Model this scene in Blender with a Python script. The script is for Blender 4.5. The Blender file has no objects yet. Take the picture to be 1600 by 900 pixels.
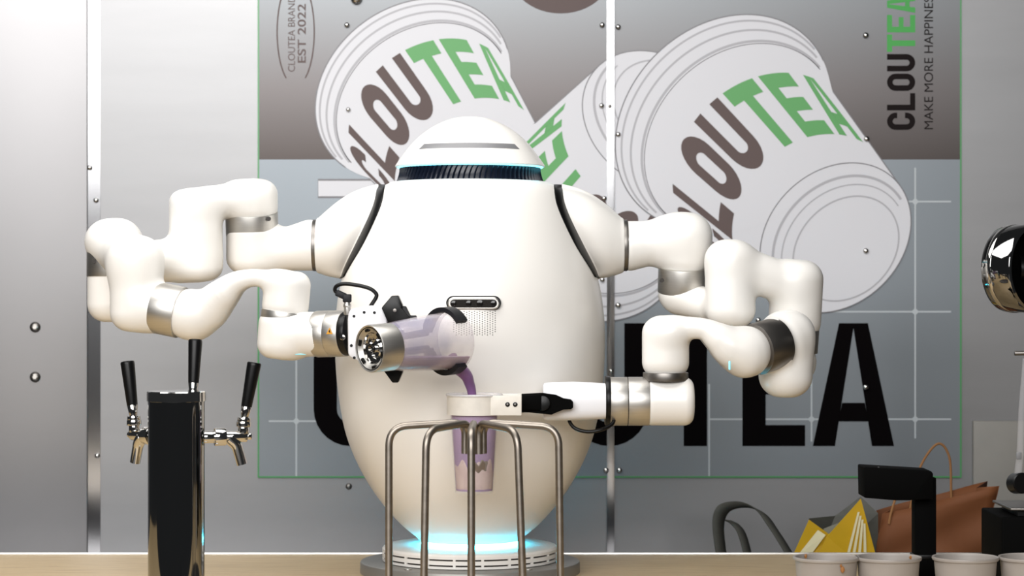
import bpy, bmesh, math, random
import numpy as np
from mathutils import Vector, Matrix

# ------------------------------------------------------------------ frame, camera, light
F = 3600.0            # focal length in pixels of a 1600x900 frame
RD = 3.6              # distance camera -> robot axis
ZC = 1.35             # camera height
CT = ZC - 0.443       # counter top height
WD = 4.40             # distance camera -> back wall face
scene = bpy.context.scene
random.seed(4)


def P(px, py, d=RD):
    """real position of a point seen at pixel (px,py), d metres in front of the camera"""
    return Vector(((px - 800) / F * d, d - RD, ZC + (450 - py) / F * d))


cam_d = bpy.data.cameras.new('camera')
cam = bpy.data.objects.new('camera', cam_d)
scene.collection.objects.link(cam)
cam.location = (0, -RD, ZC)
cam.rotation_euler = (math.pi / 2, 0, 0)
cam_d.sensor_width = 36
cam_d.lens = F / 1600 * 36
cam_d.clip_start = 0.05
cam_d.clip_end = 100
cam_d.dof.use_dof = True
cam_d.dof.focus_distance = 3.36
cam_d.dof.aperture_fstop = 9.0
scene.camera = cam

world = bpy.data.worlds.new('world')
scene.world = world
world.use_nodes = True
world.node_tree.nodes['Background'].inputs[0].default_value = (0.92, 0.96, 1.0, 1)
world.node_tree.nodes['Background'].inputs[1].default_value = 0.035


def area(name, loc, target, sx, sy, power, col=(1, 1, 1)):
    l = bpy.data.lights.new(name, 'AREA')
    l.shape = 'RECTANGLE'
    l.size = sx
    l.size_y = sy
    l.energy = power
    l.color = col
    o = bpy.data.objects.new(name, l)
    scene.collection.objects.link(o)
    o.location = loc
    dirv = Vector(target) - Vector(loc)
    o.rotation_euler = dirv.to_track_quat('-Z', 'Y').to_euler()
    return o


# kiosk ceiling light above the robot, hall lights behind the camera
area('ceiling_light', (-0.55, -0.45, ZC + 1.10), (-0.50, -0.05, 0), 1.7, 1.0, 25, (1, 0.985, 0.96))
area('hall_window_light', (-1.2, -6.2, ZC + 2.1), (0, 0.2, ZC - 0.1), 6.2, 3.0, 450, (1, 0.99, 0.98))

vs = scene.view_settings
vs.view_transform = 'Standard'
vs.look = 'None'
vs.gamma = 1
vs.exposure = 0.0
vs.use_curve_mapping = False

# ------------------------------------------------------------------ materials


def new_mat(name):
    m = bpy.data.materials.new(name)
    m.use_nodes = True
    nt = m.node_tree
    return m, nt, nt.nodes['Principled BSDF']


def srgb(c):
    return tuple(((v / 255) / 12.92 if v / 255 <= 0.04045 else (((v / 255) + 0.055) / 1.055) ** 2.4) for v in c) + (1,)


def mat(name, col, rough=0.5, metal=0.0, coat=0.0, noise=0.0, nscale=40, bump=0.0, bscale=200, stretch=None,
        alpha=1.0, emit=None, estr=0.0, spec=0.5, sss=0.0):
    m, nt, b = new_mat(name)
    c = srgb(col)
    b.inputs['Base Color'].default_value = c
    b.inputs['Roughness'].default_value = rough
    b.inputs['Metallic'].default_value = metal
    b.inputs['Coat Weight'].default_value = coat
    b.inputs['Coat Roughness'].default_value = 0.08
    b.inputs['Specular IOR Level'].default_value = spec
    b.inputs['Alpha'].default_value = alpha
    if emit:
        b.inputs['Emission Color'].default_value = srgb(emit)
        b.inputs['Emission Strength'].default_value = estr
    if noise or bump:
        tc = nt.nodes.new('ShaderNodeTexCoord')
        mp = nt.nodes.new('ShaderNodeMapping')
        nt.links.new(tc.outputs['Object'], mp.inputs[0])
        if stretch:
            mp.inputs['Scale'].default_value = stretch
        if noise:
            n = nt.nodes.new('ShaderNodeTexNoise')
            n.inputs['Scale'].default_value = nscale
            n.inputs['Detail'].default_value = 5
            nt.links.new(mp.outputs[0], n.inputs['Vector'])
            r = nt.nodes.new('ShaderNodeMapRange')
            r.inputs[1].default_value = 0.3
            r.inputs[2].default_value = 0.7
            r.inputs[3].default_value = 1 - noise
            r.inputs[4].default_value = 1 + noise
            nt.links.new(n.outputs[0], r.inputs[0])
            x = nt.nodes.new('ShaderNodeMix')
            x.data_type = 'RGBA'
            x.blend_type = 'MULTIPLY'
            x.inputs[0].default_value = 1
            x.inputs[6].default_value = c
            nt.links.new(r.outputs[0], x.inputs[7])
            nt.links.new(x.outputs[2], b.inputs['Base Color'])
        if bump:
            n2 = nt.nodes.new('ShaderNodeTexNoise')
            n2.inputs['Scale'].default_value = bscale
            nt.links.new(mp.outputs[0], n2.inputs['Vector'])
            bp = nt.nodes.new('ShaderNodeBump')
            bp.inputs['Strength'].default_value = bump
            bp.inputs['Distance'].default_value = 0.001
            nt.links.new(n2.outputs[0], bp.inputs['Height'])
            nt.links.new(bp.outputs[0], b.inputs['Normal'])
    return m


def ramp_mat(name, stops, nscale, rough=0.5, stretch=(1, 1, 1), detail=6, alpha_stops=None, coat=0.0):
    m, nt, b = new_mat(name)
    tc = nt.nodes.new('ShaderNodeTexCoord')
    mp = nt.nodes.new('ShaderNodeMapping')
    mp.inputs['Scale'].default_value = stretch
    n = nt.nodes.new('ShaderNodeTexNoise')
    n.inputs['Scale'].default_value = nscale
    n.inputs['Detail'].default_value = detail
    cr = nt.nodes.new('ShaderNodeValToRGB')
    nt.links.new(tc.outputs['Object'], mp.inputs[0])
    nt.links.new(mp.outputs[0], n.inputs['Vector'])
    nt.links.new(n.outputs[0], cr.inputs[0])
    e = cr.color_ramp.elements
    while len(e) < len(stops):
        e.new(0.5)
    for el, (p, c) in zip(e, stops):
        el.position = p
        el.color = srgb(c)
    nt.links.new(cr.outputs[0], b.inputs['Base Color'])
    b.inputs['Roughness'].default_value = rough
    b.inputs['Coat Weight'].default_value = coat
    if alpha_stops:
        r = nt.nodes.new('ShaderNodeMapRange')
        r.inputs[1].default_value, r.inputs[2].default_value, r.inputs[3].default_value, r.inputs[4].default_value = alpha_stops
        nt.links.new(n.outputs[0], r.inputs[0])
        nt.links.new(r.outputs[0], b.inputs['Alpha'])
    return m


M = {}
M['white'] = mat('white_plastic', (236, 233, 228), 0.32, coat=0.25)
M['white_flat'] = mat('white_gripper_plastic', (232, 232, 236), 0.4)
M['dirty_white'] = mat('used_white_plastic', (228, 222, 212), 0.5, noise=0.05, nscale=60)
M['alu'] = mat('brushed_aluminium', (198, 195, 190), 0.42, 1.0, noise=0.05, nscale=30, stretch=(1, 1, 30))
M['alu_dark'] = mat('grey_aluminium', (132, 128, 124), 0.4, 1.0)
M['black'] = mat('black_plastic', (10, 10, 11), 0.35, spec=0.3)
M['black_soft'] = mat('black_rubber', (22, 22, 26), 0.5, spec=0.3)
M['black_matt'] = mat('black_matt', (3, 3, 3), 0.75, spec=0.06)
M['navy'] = mat('dark_navy_plastic', (16, 22, 36), 0.3)
M['grey_slot'] = mat('grey_slot', (120, 120, 122), 0.4)
M['slot_dark'] = mat('slot_dark', (40, 34, 30), 0.6)
M['led'] = mat('cyan_led', (90, 215, 240), 0.5, emit=(50, 205, 245), estr=55)
M['led_head'] = mat('cyan_head_led', (120, 220, 240), 0.5, emit=(120, 225, 245), estr=3.0)
M['glow_chip'] = mat('cyan_indicator', (150, 220, 235), 0.4, emit=(120, 215, 235), estr=0.5)
M['plate_grey'] = mat('satin_grey_plate', (142, 140, 136), 0.4, 0.4)
M['steel'] = mat('stainless_tube', (156, 147, 137), 0.42, 1.0, noise=0.12, nscale=25, stretch=(1, 1, 4))
M['chrome'] = mat('chrome', (205, 203, 200), 0.06, 1.0)
M['chrome_dark'] = mat('dark_mirror_chrome', (150, 150, 150), 0.05, 1.0)
M['wall'] = mat('brushed_steel_sheet', (138, 138, 139), 0.44, 1.0, noise=0.03, nscale=3, bump=0.05, bscale=90, stretch=(1, 1, 6))
M['wall_l'] = mat('steel_cabinet_sheet', (138, 137, 138), 0.45, 1.0, noise=0.03, nscale=3)
M['trim'] = mat('polished_steel_strip', (176, 176, 178), 0.15, 1.0)
M['oak'] = ramp_mat('light_oak', [(0.3, (196, 168, 122)), (0.5, (212, 186, 142)), (0.7, (186, 156, 110))], 9, 0.45, (1.2, 14, 14))
M['floor'] = mat('dark_floor', (58, 56, 54), 0.5, noise=0.1, nscale=4)
M['poster_low'] = mat('blue_grey_print', (122, 128, 133), 0.42, 0.75, noise=0.02, nscale=4)
M['print_white'] = mat('white_print', (200, 200, 205), 0.45)
M['print_line'] = mat('grey_print_line', (160, 159, 164), 0.45)
M['print_line_dark'] = mat('dark_print_line', (108, 106, 110), 0.45)
M['print_grid'] = mat('pale_print_line', (172, 178, 182), 0.45)
M['print_brown'] = mat('brown_print', (88, 74, 72), 0.5, spec=0.25)
M['print_black'] = mat('black_print', (5, 3, 4), 0.8, spec=0.05)
M['print_green'] = mat('green_print', (78, 148, 80), 0.45)
M['print_green2'] = mat('bright_green_print', (48, 150, 58), 0.45)
M['print_dark'] = mat('dark_brown_print', (20, 13, 13), 0.6, spec=0.1)
M['edge_green'] = mat('green_glass_edge', (70, 140, 84), 0.3)
M['paper'] = ramp_mat('brown_paper', [(0.3, (100, 56, 23)), (0.6, (112, 64, 29)), (0.8, (90, 50, 20))], 6, 0.75)  # bag brown darkened, shade of the right corner put into the colour
M['paper_in'] = mat('brown_paper_inside', (140, 96, 58), 0.8)
M['twine'] = mat('paper_twine', (140, 98, 58), 0.8)
M['yellow'] = mat('yellow_bag_film', (198, 158, 26), 0.45, noise=0.08, nscale=12)
M['yellow_white'] = mat('pale_stripe', (222, 214, 176), 0.5)
M['grey_film'] = mat('grey_bag_film', (128, 128, 116), 0.5)
M['strap'] = mat('dark_grey_strap', (74, 74, 68), 0.7, noise=0.1, nscale=60)
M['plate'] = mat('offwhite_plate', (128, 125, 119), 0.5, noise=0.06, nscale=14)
M['cup_pp'] = mat('shade_greyed_cup', (152, 145, 139), 0.45)  # white cups, greyed so the colour carries the shade of the right corner
M['stain'] = mat('brown_stain', (150, 100, 50), 0.6)
M['amber'] = mat('warning_amber', (214, 150, 40), 0.5)
M['glass_clear'] = mat('clear_plastic', (230, 228, 232), 0.12, alpha=0.13, coat=0.3)
M['rim_clear'] = mat('clear_rim_plastic', (232, 230, 232), 0.15, alpha=0.6, coat=0.3)
M['lens'] = mat('lens_glass', (24, 22, 20), 0.08)
M['lens_face'] = mat('camera_face', (34, 31, 28), 0.15)
M['purple'] = mat('purple_drink', (136, 98, 146), 0.3, noise=0.08, nscale=25)
M['drink'] = ramp_mat('purple_milk_drink', [(0.35, (140, 102, 152)), (0.55, (156, 118, 164)), (0.7, (132, 96, 146))], 20, 0.35)
M['tapioca'] = ramp_mat('pink_pulp', [(0.35, (196, 164, 160)), (0.6, (214, 188, 180)), (0.75, (186, 150, 150))], 40, 0.4)
M['ochre'] = mat('ochre_pulp', (98, 70, 26), 0.4, noise=0.15, nscale=80)
M['jar'] = ramp_mat('frosted_jar', [(0.36, (172, 168, 192)), (0.47, (206, 196, 206)), (0.54, (232, 222, 222)), (0.7, (238, 230, 230))], 9, 0.18,
                    (1, 1, 1), 3, (0.38, 0.6, 0.42, 0.2), coat=0.3)
M['wood_edge'] = mat('aluminium_edge', (200, 198, 194), 0.3, 1.0)


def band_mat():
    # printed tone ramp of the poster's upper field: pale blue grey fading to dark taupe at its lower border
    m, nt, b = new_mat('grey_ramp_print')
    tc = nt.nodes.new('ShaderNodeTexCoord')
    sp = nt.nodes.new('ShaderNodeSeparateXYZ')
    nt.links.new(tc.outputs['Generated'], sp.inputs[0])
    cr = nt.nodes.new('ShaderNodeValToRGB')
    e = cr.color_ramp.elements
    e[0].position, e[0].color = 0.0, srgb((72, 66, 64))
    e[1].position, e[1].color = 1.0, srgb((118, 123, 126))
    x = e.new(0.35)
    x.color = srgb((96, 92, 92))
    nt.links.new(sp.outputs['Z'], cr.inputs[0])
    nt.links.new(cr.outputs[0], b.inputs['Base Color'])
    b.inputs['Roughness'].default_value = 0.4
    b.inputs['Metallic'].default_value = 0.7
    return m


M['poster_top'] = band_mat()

# ------------------------------------------------------------------ mesh helpers
col = scene.collection
ORG = {}


def empty(name, loc, label, cat, group=None):
    o = bpy.data.objects.new(name, None)
    col.objects.link(o)
    o.empty_display_size = 0.05
    o.location = loc
    ORG[o] = Vector(loc)
    tag(o, label, cat, group)
    return o


def tag(o, label=None, cat=None, group=None, kind=None):
    if label:
        o['label'] = label
    if cat:
        o['category'] = cat
    if group:
        o['group'] = group
    if kind:
        o['kind'] = kind
    return o


def mk(name, geo, m, parent=None, sharp=35, smooth=True, kind=None, label=None):
    v, f = geo
    o0 = ORG[parent] if parent else Vector((0, 0, 0))
    me = bpy.data.meshes.new(name)
    me.from_pydata([tuple(Vector(p) - o0) for p in v], [], [tuple(int(i) for i in q) for q in f])
    me.update()
    bm = bmesh.new()
    bm.from_mesh(me)
    bmesh.ops.recalc_face_normals(bm, faces=bm.faces)
    bm.to_mesh(me)
    bm.free()
    if smooth:
        me.polygons.foreach_set('use_smooth', [True] * len(me.polygons))
        me.set_sharp_from_angle(angle=math.radians(sharp))
    me.materials.append(M[m])
    o = bpy.data.objects.new(name, me)
    col.objects.link(o)
    if parent:
        o.parent = parent
    ORG[o] = o0
    if kind:
        o['kind'] = kind
    if label:
        o['label'] = label
    return o


def mk_flat(name, geo, m, parent, label=None):
    """print: faces kept towards the viewer, no smoothing"""
    v, f = geo
    o0 = ORG[parent]
    me = bpy.data.meshes.new(name)
    me.from_pydata([tuple(Vector(p) - o0) for p in v], [], [tuple(int(i) for i in q) for q in f])
    me.update()
    me.materials.append(M[m])
    o = bpy.data.objects.new(name, me)
    col.objects.link(o)
    o.parent = parent
    ORG[o] = o0
    if label:
        o['label'] = label
    return o


def join(*geos):
    V, Fc = [], []
    for v, f in geos:
        n = len(V)
        V += [tuple(p) for p in v]
        Fc += [tuple(int(i) + n for i in q) for q in f]
    return V, Fc


def xf(geo, mtx):
    return [tuple(mtx @ Vector(p)) for p in geo[0]], geo[1]


def frame_from(a, b):
    """matrix with origin a and +Z along a->b"""
    a, b = Vector(a), Vector(b)
    q = (b - a).to_track_quat('Z', 'Y')
    return Matrix.Translation(a) @ q.to_matrix().to_4x4()


def lathe(prof, n=64, mtx=None, close=False):
    """prof: [(r,z)...] revolved about Z"""
    V, Fc = [], []
    rings = []
    for r, z in prof:
        if r < 1e-6:
            rings.append([len(V)])
            V.append((0, 0, z))
        else:
            rings.append(list(range(len(V), len(V) + n)))
            V += [(r * math.cos(2 * math.pi * k / n), r * math.sin(2 * math.pi * k / n), z) for k in range(n)]
    pairs = list(zip(rings, rings[1:]))
    if close:
        pairs.append((rings[-1], rings[0]))
    for A, B in pairs:
        if len(A) == 1 and len(B) == 1:
            continue
        for k in range(n):
            k2 = (k + 1) % n
            if len(A) == 1:
                Fc.append((A[0], B[k2], B[k]))
            elif len(B) == 1:
                Fc.append((A[k], A[k2], B[0]))
            else:
                Fc.append((A[k], A[k2], B[k2], B[k]))
    g = (V, Fc)
    return xf(g, mtx) if mtx is not None else g


def cyl(a, b, r, bev=0.0, n=48, r2=None):
    a, b = Vector(a), Vector(b)
    L = (b - a).length
    r2 = r if r2 is None else r2
    if bev > 0:
        prof = [(0, 0), (r - bev, 0), (r - 0.3 * bev, 0.3 * bev), (r, bev), (r2, L - bev), (r2 - 0.3 * bev, L - 0.3 * bev), (r2 - bev, L), (0, L)]
    else:
        prof = [(0, 0), (r, 0), (r2, L), (0, L)]
    return lathe(prof, n, frame_from(a, b))


def ringcyl(a, b, r, wall=0.004, bev=0.0006, n=64):
    """solid collar between a and b"""
    return cyl(a, b, r, bev, n)


def catmull(pts, n=8, closed=False):
    pts = [Vector(p) for p in pts]
    out = []
    N = len(pts)
    rng = N if closed else N - 1
    for i in range(rng):
        p1, p2 = pts[i], pts[(i + 1) % N]
        p0 = pts[i - 1] if (i > 0 or closed) else p1 * 2 - p2
        p3 = pts[(i + 2) % N] if (i + 2 < N or closed) else p2 * 2 - p1
        for k in range(n):
            t = k / n
            out.append(0.5 * ((2 * p1) + (p2 - p0) * t + (2 * p0 - 5 * p1 + 4 * p2 - p3) * t * t + (3 * p1 - p0 - 3 * p2 + p3) * t ** 3))
    if not closed:
        out.append(pts[-1])
    return out


def tube(pts, r, n=12, caps=True):
    pts = [Vector(p) for p in pts]
    rr = r if isinstance(r, (list, tuple)) else [r] * len(pts)
    V, Fc = [], []
    T = []
    for i in range(len(pts)):
        a = pts[max(0, i - 1)]
        b = pts[min(len(pts) - 1, i + 1)]
        T.append((b - a).normalized())
    up = Vector((0, 0, 1)) if abs(T[0].z) < 0.9 else Vector((1, 0, 0))
    nrm = T[0].cross(up).normalized()
    for i, p in enumerate(pts):
        if i:
            q = T[i - 1].rotation_difference(T[i])
            nrm = (q @ nrm).normalized()
        bn = T[i].cross(nrm).normalized()
        for k in range(n):
            a = 2 * math.pi * k / n
            V.append(tuple(p + (nrm * math.cos(a) + bn * math.sin(a)) * rr[i]))
    for i in range(len(pts) - 1):
        for k in range(n):
            k2 = (k + 1) % n
            Fc.append((i * n + k, i * n + k2, (i + 1) * n + k2, (i + 1) * n + k))
    if caps:
        Fc.append(tuple(range(n))[::-1])
        Fc.append(tuple((len(pts) - 1) * n + k for k in range(n)))
    return V, Fc


def round_path(pts, rad, n=8):
    """polyline with its corners rounded by arcs"""
    pts = [Vector(p) for p in pts]
    out = [pts[0]]
    for i in range(1, len(pts) - 1):
        p, a, b = pts[i], pts[i - 1], pts[i + 1]
        r = rad[i - 1] if isinstance(rad, (list, tuple)) else rad
        u, w = (a - p), (b - p)
        r = min(r, u.length * 0.49, w.length * 0.49)
        s, e = p + u.normalized() * r, p + w.normalized() * r
        for k in range(n + 1):
            t = k / n
            out.append((1 - t) ** 2 * s + 2 * t * (1 - t) * p + t * t * e)
    out.append(pts[-1])
    return out


def rbox(center, size, bev=0.003, rot=None, seg=3):
    bm = bmesh.new()
    bmesh.ops.create_cube(bm, size=1)
    for v in bm.verts:
        v.co = Vector((v.co.x * size[0], v.co.y * size[1], v.co.z * size[2]))
    if bev > 0:
        bmesh.ops.bevel(bm, geom=bm.edges[:] + bm.verts[:], offset=bev, segments=seg, profile=0.5, affect='EDGES')
    m = Matrix.Translation(Vector(center))
    if rot is not None:
        m = m @ rot.to_4x4()
    bm.verts.index_update()
    V = [tuple(m @ v.co) for v in bm.verts]
    Fc = [tuple(v.index for v in f.verts) for f in bm.faces]
    bm.free()
    return V, Fc


def box(x0, x1, y0, y1, z0, z1, bev=0.0):
    return rbox(((x0 + x1) / 2, (y0 + y1) / 2, (z0 + z1) / 2), (x1 - x0, y1 - y0, z1 - z0), bev)


def prism(outline, d0, d1, bev=0.0):
    """pixel outline at depth d0, extruded straight back to d1 with its real size kept"""
    pts = [P(x, y, d0) for x, y in outline]
    bm = bmesh.new()
    vs_ = [bm.verts.new(p) for p in pts]
    f = bm.faces.new(vs_)
    r = bmesh.ops.extrude_face_region(bm, geom=[f])
    for v in r['geom']:
        if isinstance(v, bmesh.types.BMVert):
            v.co.y += d1 - d0
    if bev > 0:
        bmesh.ops.bevel(bm, geom=bm.edges[:], offset=bev, segments=2, profile=0.5, affect='EDGES')
    bmesh.ops.triangulate(bm, faces=[f for f in bm.faces if len(f.verts) > 4])
    bm.verts.index_update()
    V = [tuple(v.co) for v in bm.verts]
    Fc = [tuple(v.index for v in q.verts) for q in bm.faces]
    bm.free()
    return V, Fc


# ------------------------------------------------------------------ signed distance modelling for the moulded links
def s_cyl(a, b, r, rd):
    a, b = np.array(a), np.array(b)
    ba = b - a
    L = np.linalg.norm(ba)
    ax = ba / L

    def f(p):
        q = p - a
        t = q @ ax
        rad = np.sqrt(np.maximum((q * q).sum(-1) - t * t, 0))
        dx = rad - (r - rd)
        dz = np.abs(t - L / 2) - (L / 2 - rd)
        return np.minimum(np.maximum(dx, dz), 0) + np.sqrt(np.maximum(dx, 0) ** 2 + np.maximum(dz, 0) ** 2) - rd
    return f


def s_cone(a, b, r1, r2):
    a, b = np.array(a), np.array(b)
    ba = b - a
    L2 = ba @ ba

    def f(p):
        q = p - a
        t = np.clip((q @ ba) / L2, 0, 1)
        return np.linalg.norm(q - t[..., None] * ba, axis=-1) - (r1 + (r2 - r1) * t)
    return f


def s_union(fs, k):
    def f(p):
        d = fs[0](p)
        for g in fs[1:]:
            e = g(p)
            h = np.clip(0.5 + 0.5 * (e - d) / k, 0, 1)
            d = e * (1 - h) + d * h - k * h * (1 - h)
        return d
    return f


def s_clip(f, pt, nrm):
    """keep the side the normal points away from"""
    pt, nrm = np.array(pt), np.array(nrm) / np.linalg.norm(nrm)

    def g(p):
        return np.maximum(f(p), (p - pt) @ nrm)
    return g


def nets(f, lo, hi, h, newton=2):
    lo, hi = np.array(lo), np.array(hi)
    n = np.ceil((hi - lo) / h).astype(int) + 1
    ax = [lo[i] + h * np.arange(n[i]) for i in range(3)]
    G = np.stack(np.meshgrid(*ax, indexing='ij'), -1)
    D = f(G.reshape(-1, 3)).reshape(n)
    S = D < 0
    c = [(i, j, k) for i in (0, 1) for j in (0, 1) for k in (0, 1)]
    nx, ny, nz = n

    def sub(A, o):
        return A[o[0]:nx - 1 + o[0], o[1]:ny - 1 + o[1], o[2]:nz - 1 + o[2]]
    cnt = sum(sub(S, o).astype(int) for o in c)
    act = (cnt > 0) & (cnt < 8)
    acc = np.zeros(act.shape + (3,))
    num = np.zeros(act.shape)
    for o in c:
        for a in range(3):
            if o[a] == 0:
                o2 = list(o)
                o2[a] = 1
                d0, d1 = sub(D, o), sub(D, o2)
                x = (d0 < 0) != (d1 < 0)
                t = np.where(x, d0 / np.where(x, d0 - d1, 1), 0)
                for b in range(3):
                    acc[..., b] += np.where(x, (t if b == a else o[b]), 0)
                num += x
    idx = -np.ones(act.shape, int)
    ii = np.argwhere(act)
    idx[act] = np.arange(len(ii))
    V = lo + h * (ii + acc[act] / num[act][:, None])
    for _ in range(newton):
        e = h * 0.25
        d = f(V)
        g = np.stack([(f(V + np.eye(3)[a] * e) - f(V - np.eye(3)[a] * e)) / (2 * e) for a in range(3)], -1)
        g2 = np.maximum((g * g).sum(-1), 0.2)
        V = V - np.clip(d / g2, -h, h)[:, None] * g
    Q = []
    for a in range(3):
        b, e = (a + 1) % 3, (a + 2) % 3
        s0 = [slice(1, n[i] - 1) for i in range(3)]
        s0[a] = slice(0, n[a] - 1)
        s1 = list(s0)
        s1[a] = slice(1, n[a])
        x = S[tuple(s0)] != S[tuple(s1)]
        pos = np.argwhere(x)
        off = np.array([s0[i].start for i in range(3)])
        pos = pos + off
        inside = S[pos[:, 0], pos[:, 1], pos[:, 2]]
        eb, ee = np.eye(3, dtype=int)[b], np.eye(3, dtype=int)[e]
        q = [pos - eb - ee, pos - ee, pos, pos - eb]
        q = np.stack([idx[k[:, 0], k[:, 1], k[:, 2]] for k in q], -1)
        q[~inside] = q[~inside][:, ::-1]
        Q.append(q)
    return V.tolist(), np.concatenate(Q).tolist()


def link(name, prims, k, parent, m='white', h=0.0026, clips=()):
    f = s_union(prims, k)
    for c in clips:
        f = s_clip(f, *c)
    return f


def pxr(r, d):
    return r / F * d


def C_(p1, p2, r, rd):
    """cylinder from pixel points (x,y,d)"""
    d = (p1[2] + p2[2]) / 2
    return s_cyl(P(*p1), P(*p2), pxr(r, d), pxr(rd, d))


def K_(p1, p2, r1, r2):
    return s_cone(P(*p1), P(*p2), pxr(r1, p1[2]), pxr(r2, p2[2]))


def S_(p1, p2, r1, r2, spread, n=3):
    """flat strap: cones side by side in depth"""
    out = []
    for i in range(n):
        o = (i - (n - 1) / 2) * spread
        out.append(s_cone(P(*p1) + Vector((0, o, 0)), P(*p2) + Vector((0, o, 0)), pxr(r1, p1[2]), pxr(r2, p2[2])))
    return out


def T_(pts, spread, sub=6):
    """smooth flat strap through (px, py, d, radius px)"""
    W = catmull([P(x, y, d) for x, y, d, r in pts], sub)
    R = [v.x for v in catmull([Vector((pxr(r, d), 0, 0)) for x, y, d, r in pts], sub)]
    W = np.array([tuple(v) for v in W])

    def f(p):
        best = None
        for i in range(len(W) - 1):
            a, ba = W[i], W[i + 1] - W[i]
            q = p - a
            t = np.clip((q[:, 0] * ba[0] + q[:, 2] * ba[2]) / (ba[0] ** 2 + ba[2] ** 2), 0, 1)
            e = q - t[:, None] * ba
            d = np.sqrt(e[:, 0] ** 2 + e[:, 2] ** 2 + np.maximum(np.abs(e[:, 1]) - np.minimum(spread, np.maximum(0, 0.0365 - (R[i] + (R[i + 1] - R[i]) * t))), 0) ** 2) - (R[i] + (R[i + 1] - R[i]) * t)
            best = d if best is None else np.minimum(best, d)
        return best
    return f


def make_link(prims, k, bounds, parent, name='arm_link', m='white', h=0.0028):
    """bounds: px box x0,x1,y0,y1,d0,d1"""
    x0, x1, y0, y1, d0, d1 = bounds
    a = [P(x, y, d) for x in (x0, x1) for y in (y0, y1) for d in (d0, d1)]
    lo = [min(p[i] for p in a) for i in range(3)]
    hi = [max(p[i] for p in a) for i in range(3)]
    return mk(name, nets(s_union(prims, k), lo, hi, h), m, parent, sharp=60)


# ------------------------------------------------------------------ the setting
CX0, CX1 = -1.7, 1.7
fl = mk('floor', box(-3.2, 3.2, -7.5, 0.80 + 0.1, -0.05, 0.0), 'floor', smooth=False)
tag(fl, 'dark floor below the counter', kind='structure')
wl = mk('wall_back', box(-2.0, 2.0, WD - RD, WD - RD + 0.06, 0.0, 2.6), 'wall', smooth=False)
tag(wl, 'brushed steel sheet wall behind the robot', kind='structure')


def at_wall(px, py, off=0.0):
    return P(px, py, WD - off)


# sheet to the left of the polished strip, with two bolts
p0, p1 = at_wall(-180, 0), at_wall(137, 0)
sh = mk('wall_left', box(p0.x, p1.x, WD - RD - 0.006, WD - RD - 0.0005, 0.35, 2.55, 0.001), 'wall_l')
tag(sh, 'plain grey steel sheet left of the polished strip', kind='structure')


def screw(px, py, r, parent, off, m='chrome', name='screw'):
    c = at_wall(px, py, off)
    rr = r / F * WD
    prof = [(0, 0), (rr, 0), (rr * 0.98, rr * 0.25), (rr * 0.75, rr * 0.55), (rr * 0.4, rr * 0.72), (0, rr * 0.78)]
    return mk(name, lathe(prof, 14, frame_from(c, c + Vector((0, -1, 0)))), m, parent)


for py in (511, 589):
    b = screw(55, py, 8.5, sh, 0.006, 'alu_dark', 'washer')
    c = at_wall(55, py, 0.009)
    mk('bolt_head', lathe([(0, 0), (0.006, 0), (0.006, 0.005), (0.004, 0.006), (0, 0.006)], 6, frame_from(c, c + Vector((0, -1, 0)))), 'alu', sh, sharp=20)


def strip(name, x0, x1, label, off):
    """slightly rounded polished metal strip running up the wall"""
    a, b = at_wall(x0, 0), at_wall(x1, 0)
    w = b.x - a.x
    yb = WD - RD - off
    prof = []
    n = 10
    for i in range(n + 1):
        t = i / n
        prof.append((a.x + w * t, yb - 0.0015 - 0.0003 * math.sin(math.pi * t)))
    V, Fc = [], []
    for z in (0.35, 2.5):
        V.append((a.x, yb, z))
        V += [(x, y, z) for x, y in prof]
        V.append((b.x, yb, z))
    m = n + 3
    for i in range(m):
        j = (i + 1) % m
        Fc.append((i, j, m + j, m + i))
    Fc.append(tuple(range(m)))
    Fc.append(tuple(range(m, 2 * m)))
    o = mk(name, (V, Fc), 'trim', sharp=30)
    tag(o, label, kind='structure')
    return o


t1 = strip('trim_1', 137, 157, 'polished steel cover strip between two wall sheets', 0.0)
for (x, y) in ((140, 262), (150, 313), (152, 712)):
    screw(x, y, 4, t1, 0.003)
t2 = strip('trim_2', 948, 959.5, 'narrow polished steel strip running down over the poster', 0.0085)
for (x, y) in ((953, 166),):
    screw(x, y, 3, t2, 0.0105, 'alu_dark')

# ledge behind the counter on which the bags lie
LZ = CT - 0.075
lg = mk('trim_3', box(CX0, CX1, 0.26, WD - RD - 0.001, LZ - 0.03, LZ, 0.002), 'wall_l')
tag(lg, 'low steel ledge between counter and wall', kind='structure')

# counter
ct = empty('counter', (0, -0.3, 0), 'long light oak counter carrying the robot and the tap column', 'counter')
mk('counter_body', box(CX0 + 0.02, CX1 - 0.02, -0.72, 0.18, 0.0005, CT - 0.034, 0.003), 'wall_l', ct)
mk('worktop', box(CX0, CX1, -0.78, 0.236, CT - 0.034, CT, 0.002), 'oak', ct)
tag(mk('trim_4', box(CX0, CX1, 0.2365, 0.2405, CT - 0.034, CT + 0.0025, 0.0008), 'wood_edge'), 'thin aluminium strip along the rear edge of the counter', kind='structure')

# ------------------------------------------------------------------ poster print
PO = 0.005
LAY = 0.00035


def wp(px, py, layer):
    return at_wall(px, py, PO + LAY * layer)


pos = empty('wall_poster', at_wall(952, 745, 0.003), 'large grey printed poster with three tilted paper cups and bold lettering', 'poster')


def slab(x0, x1, y0, y1, layer, t=0.0):
    a, b = wp(x0, y0, layer), wp(x1, y1, layer)
    return box(a.x, b.x, a.y, WD - RD - 0.0003, b.z, a.z)


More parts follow.
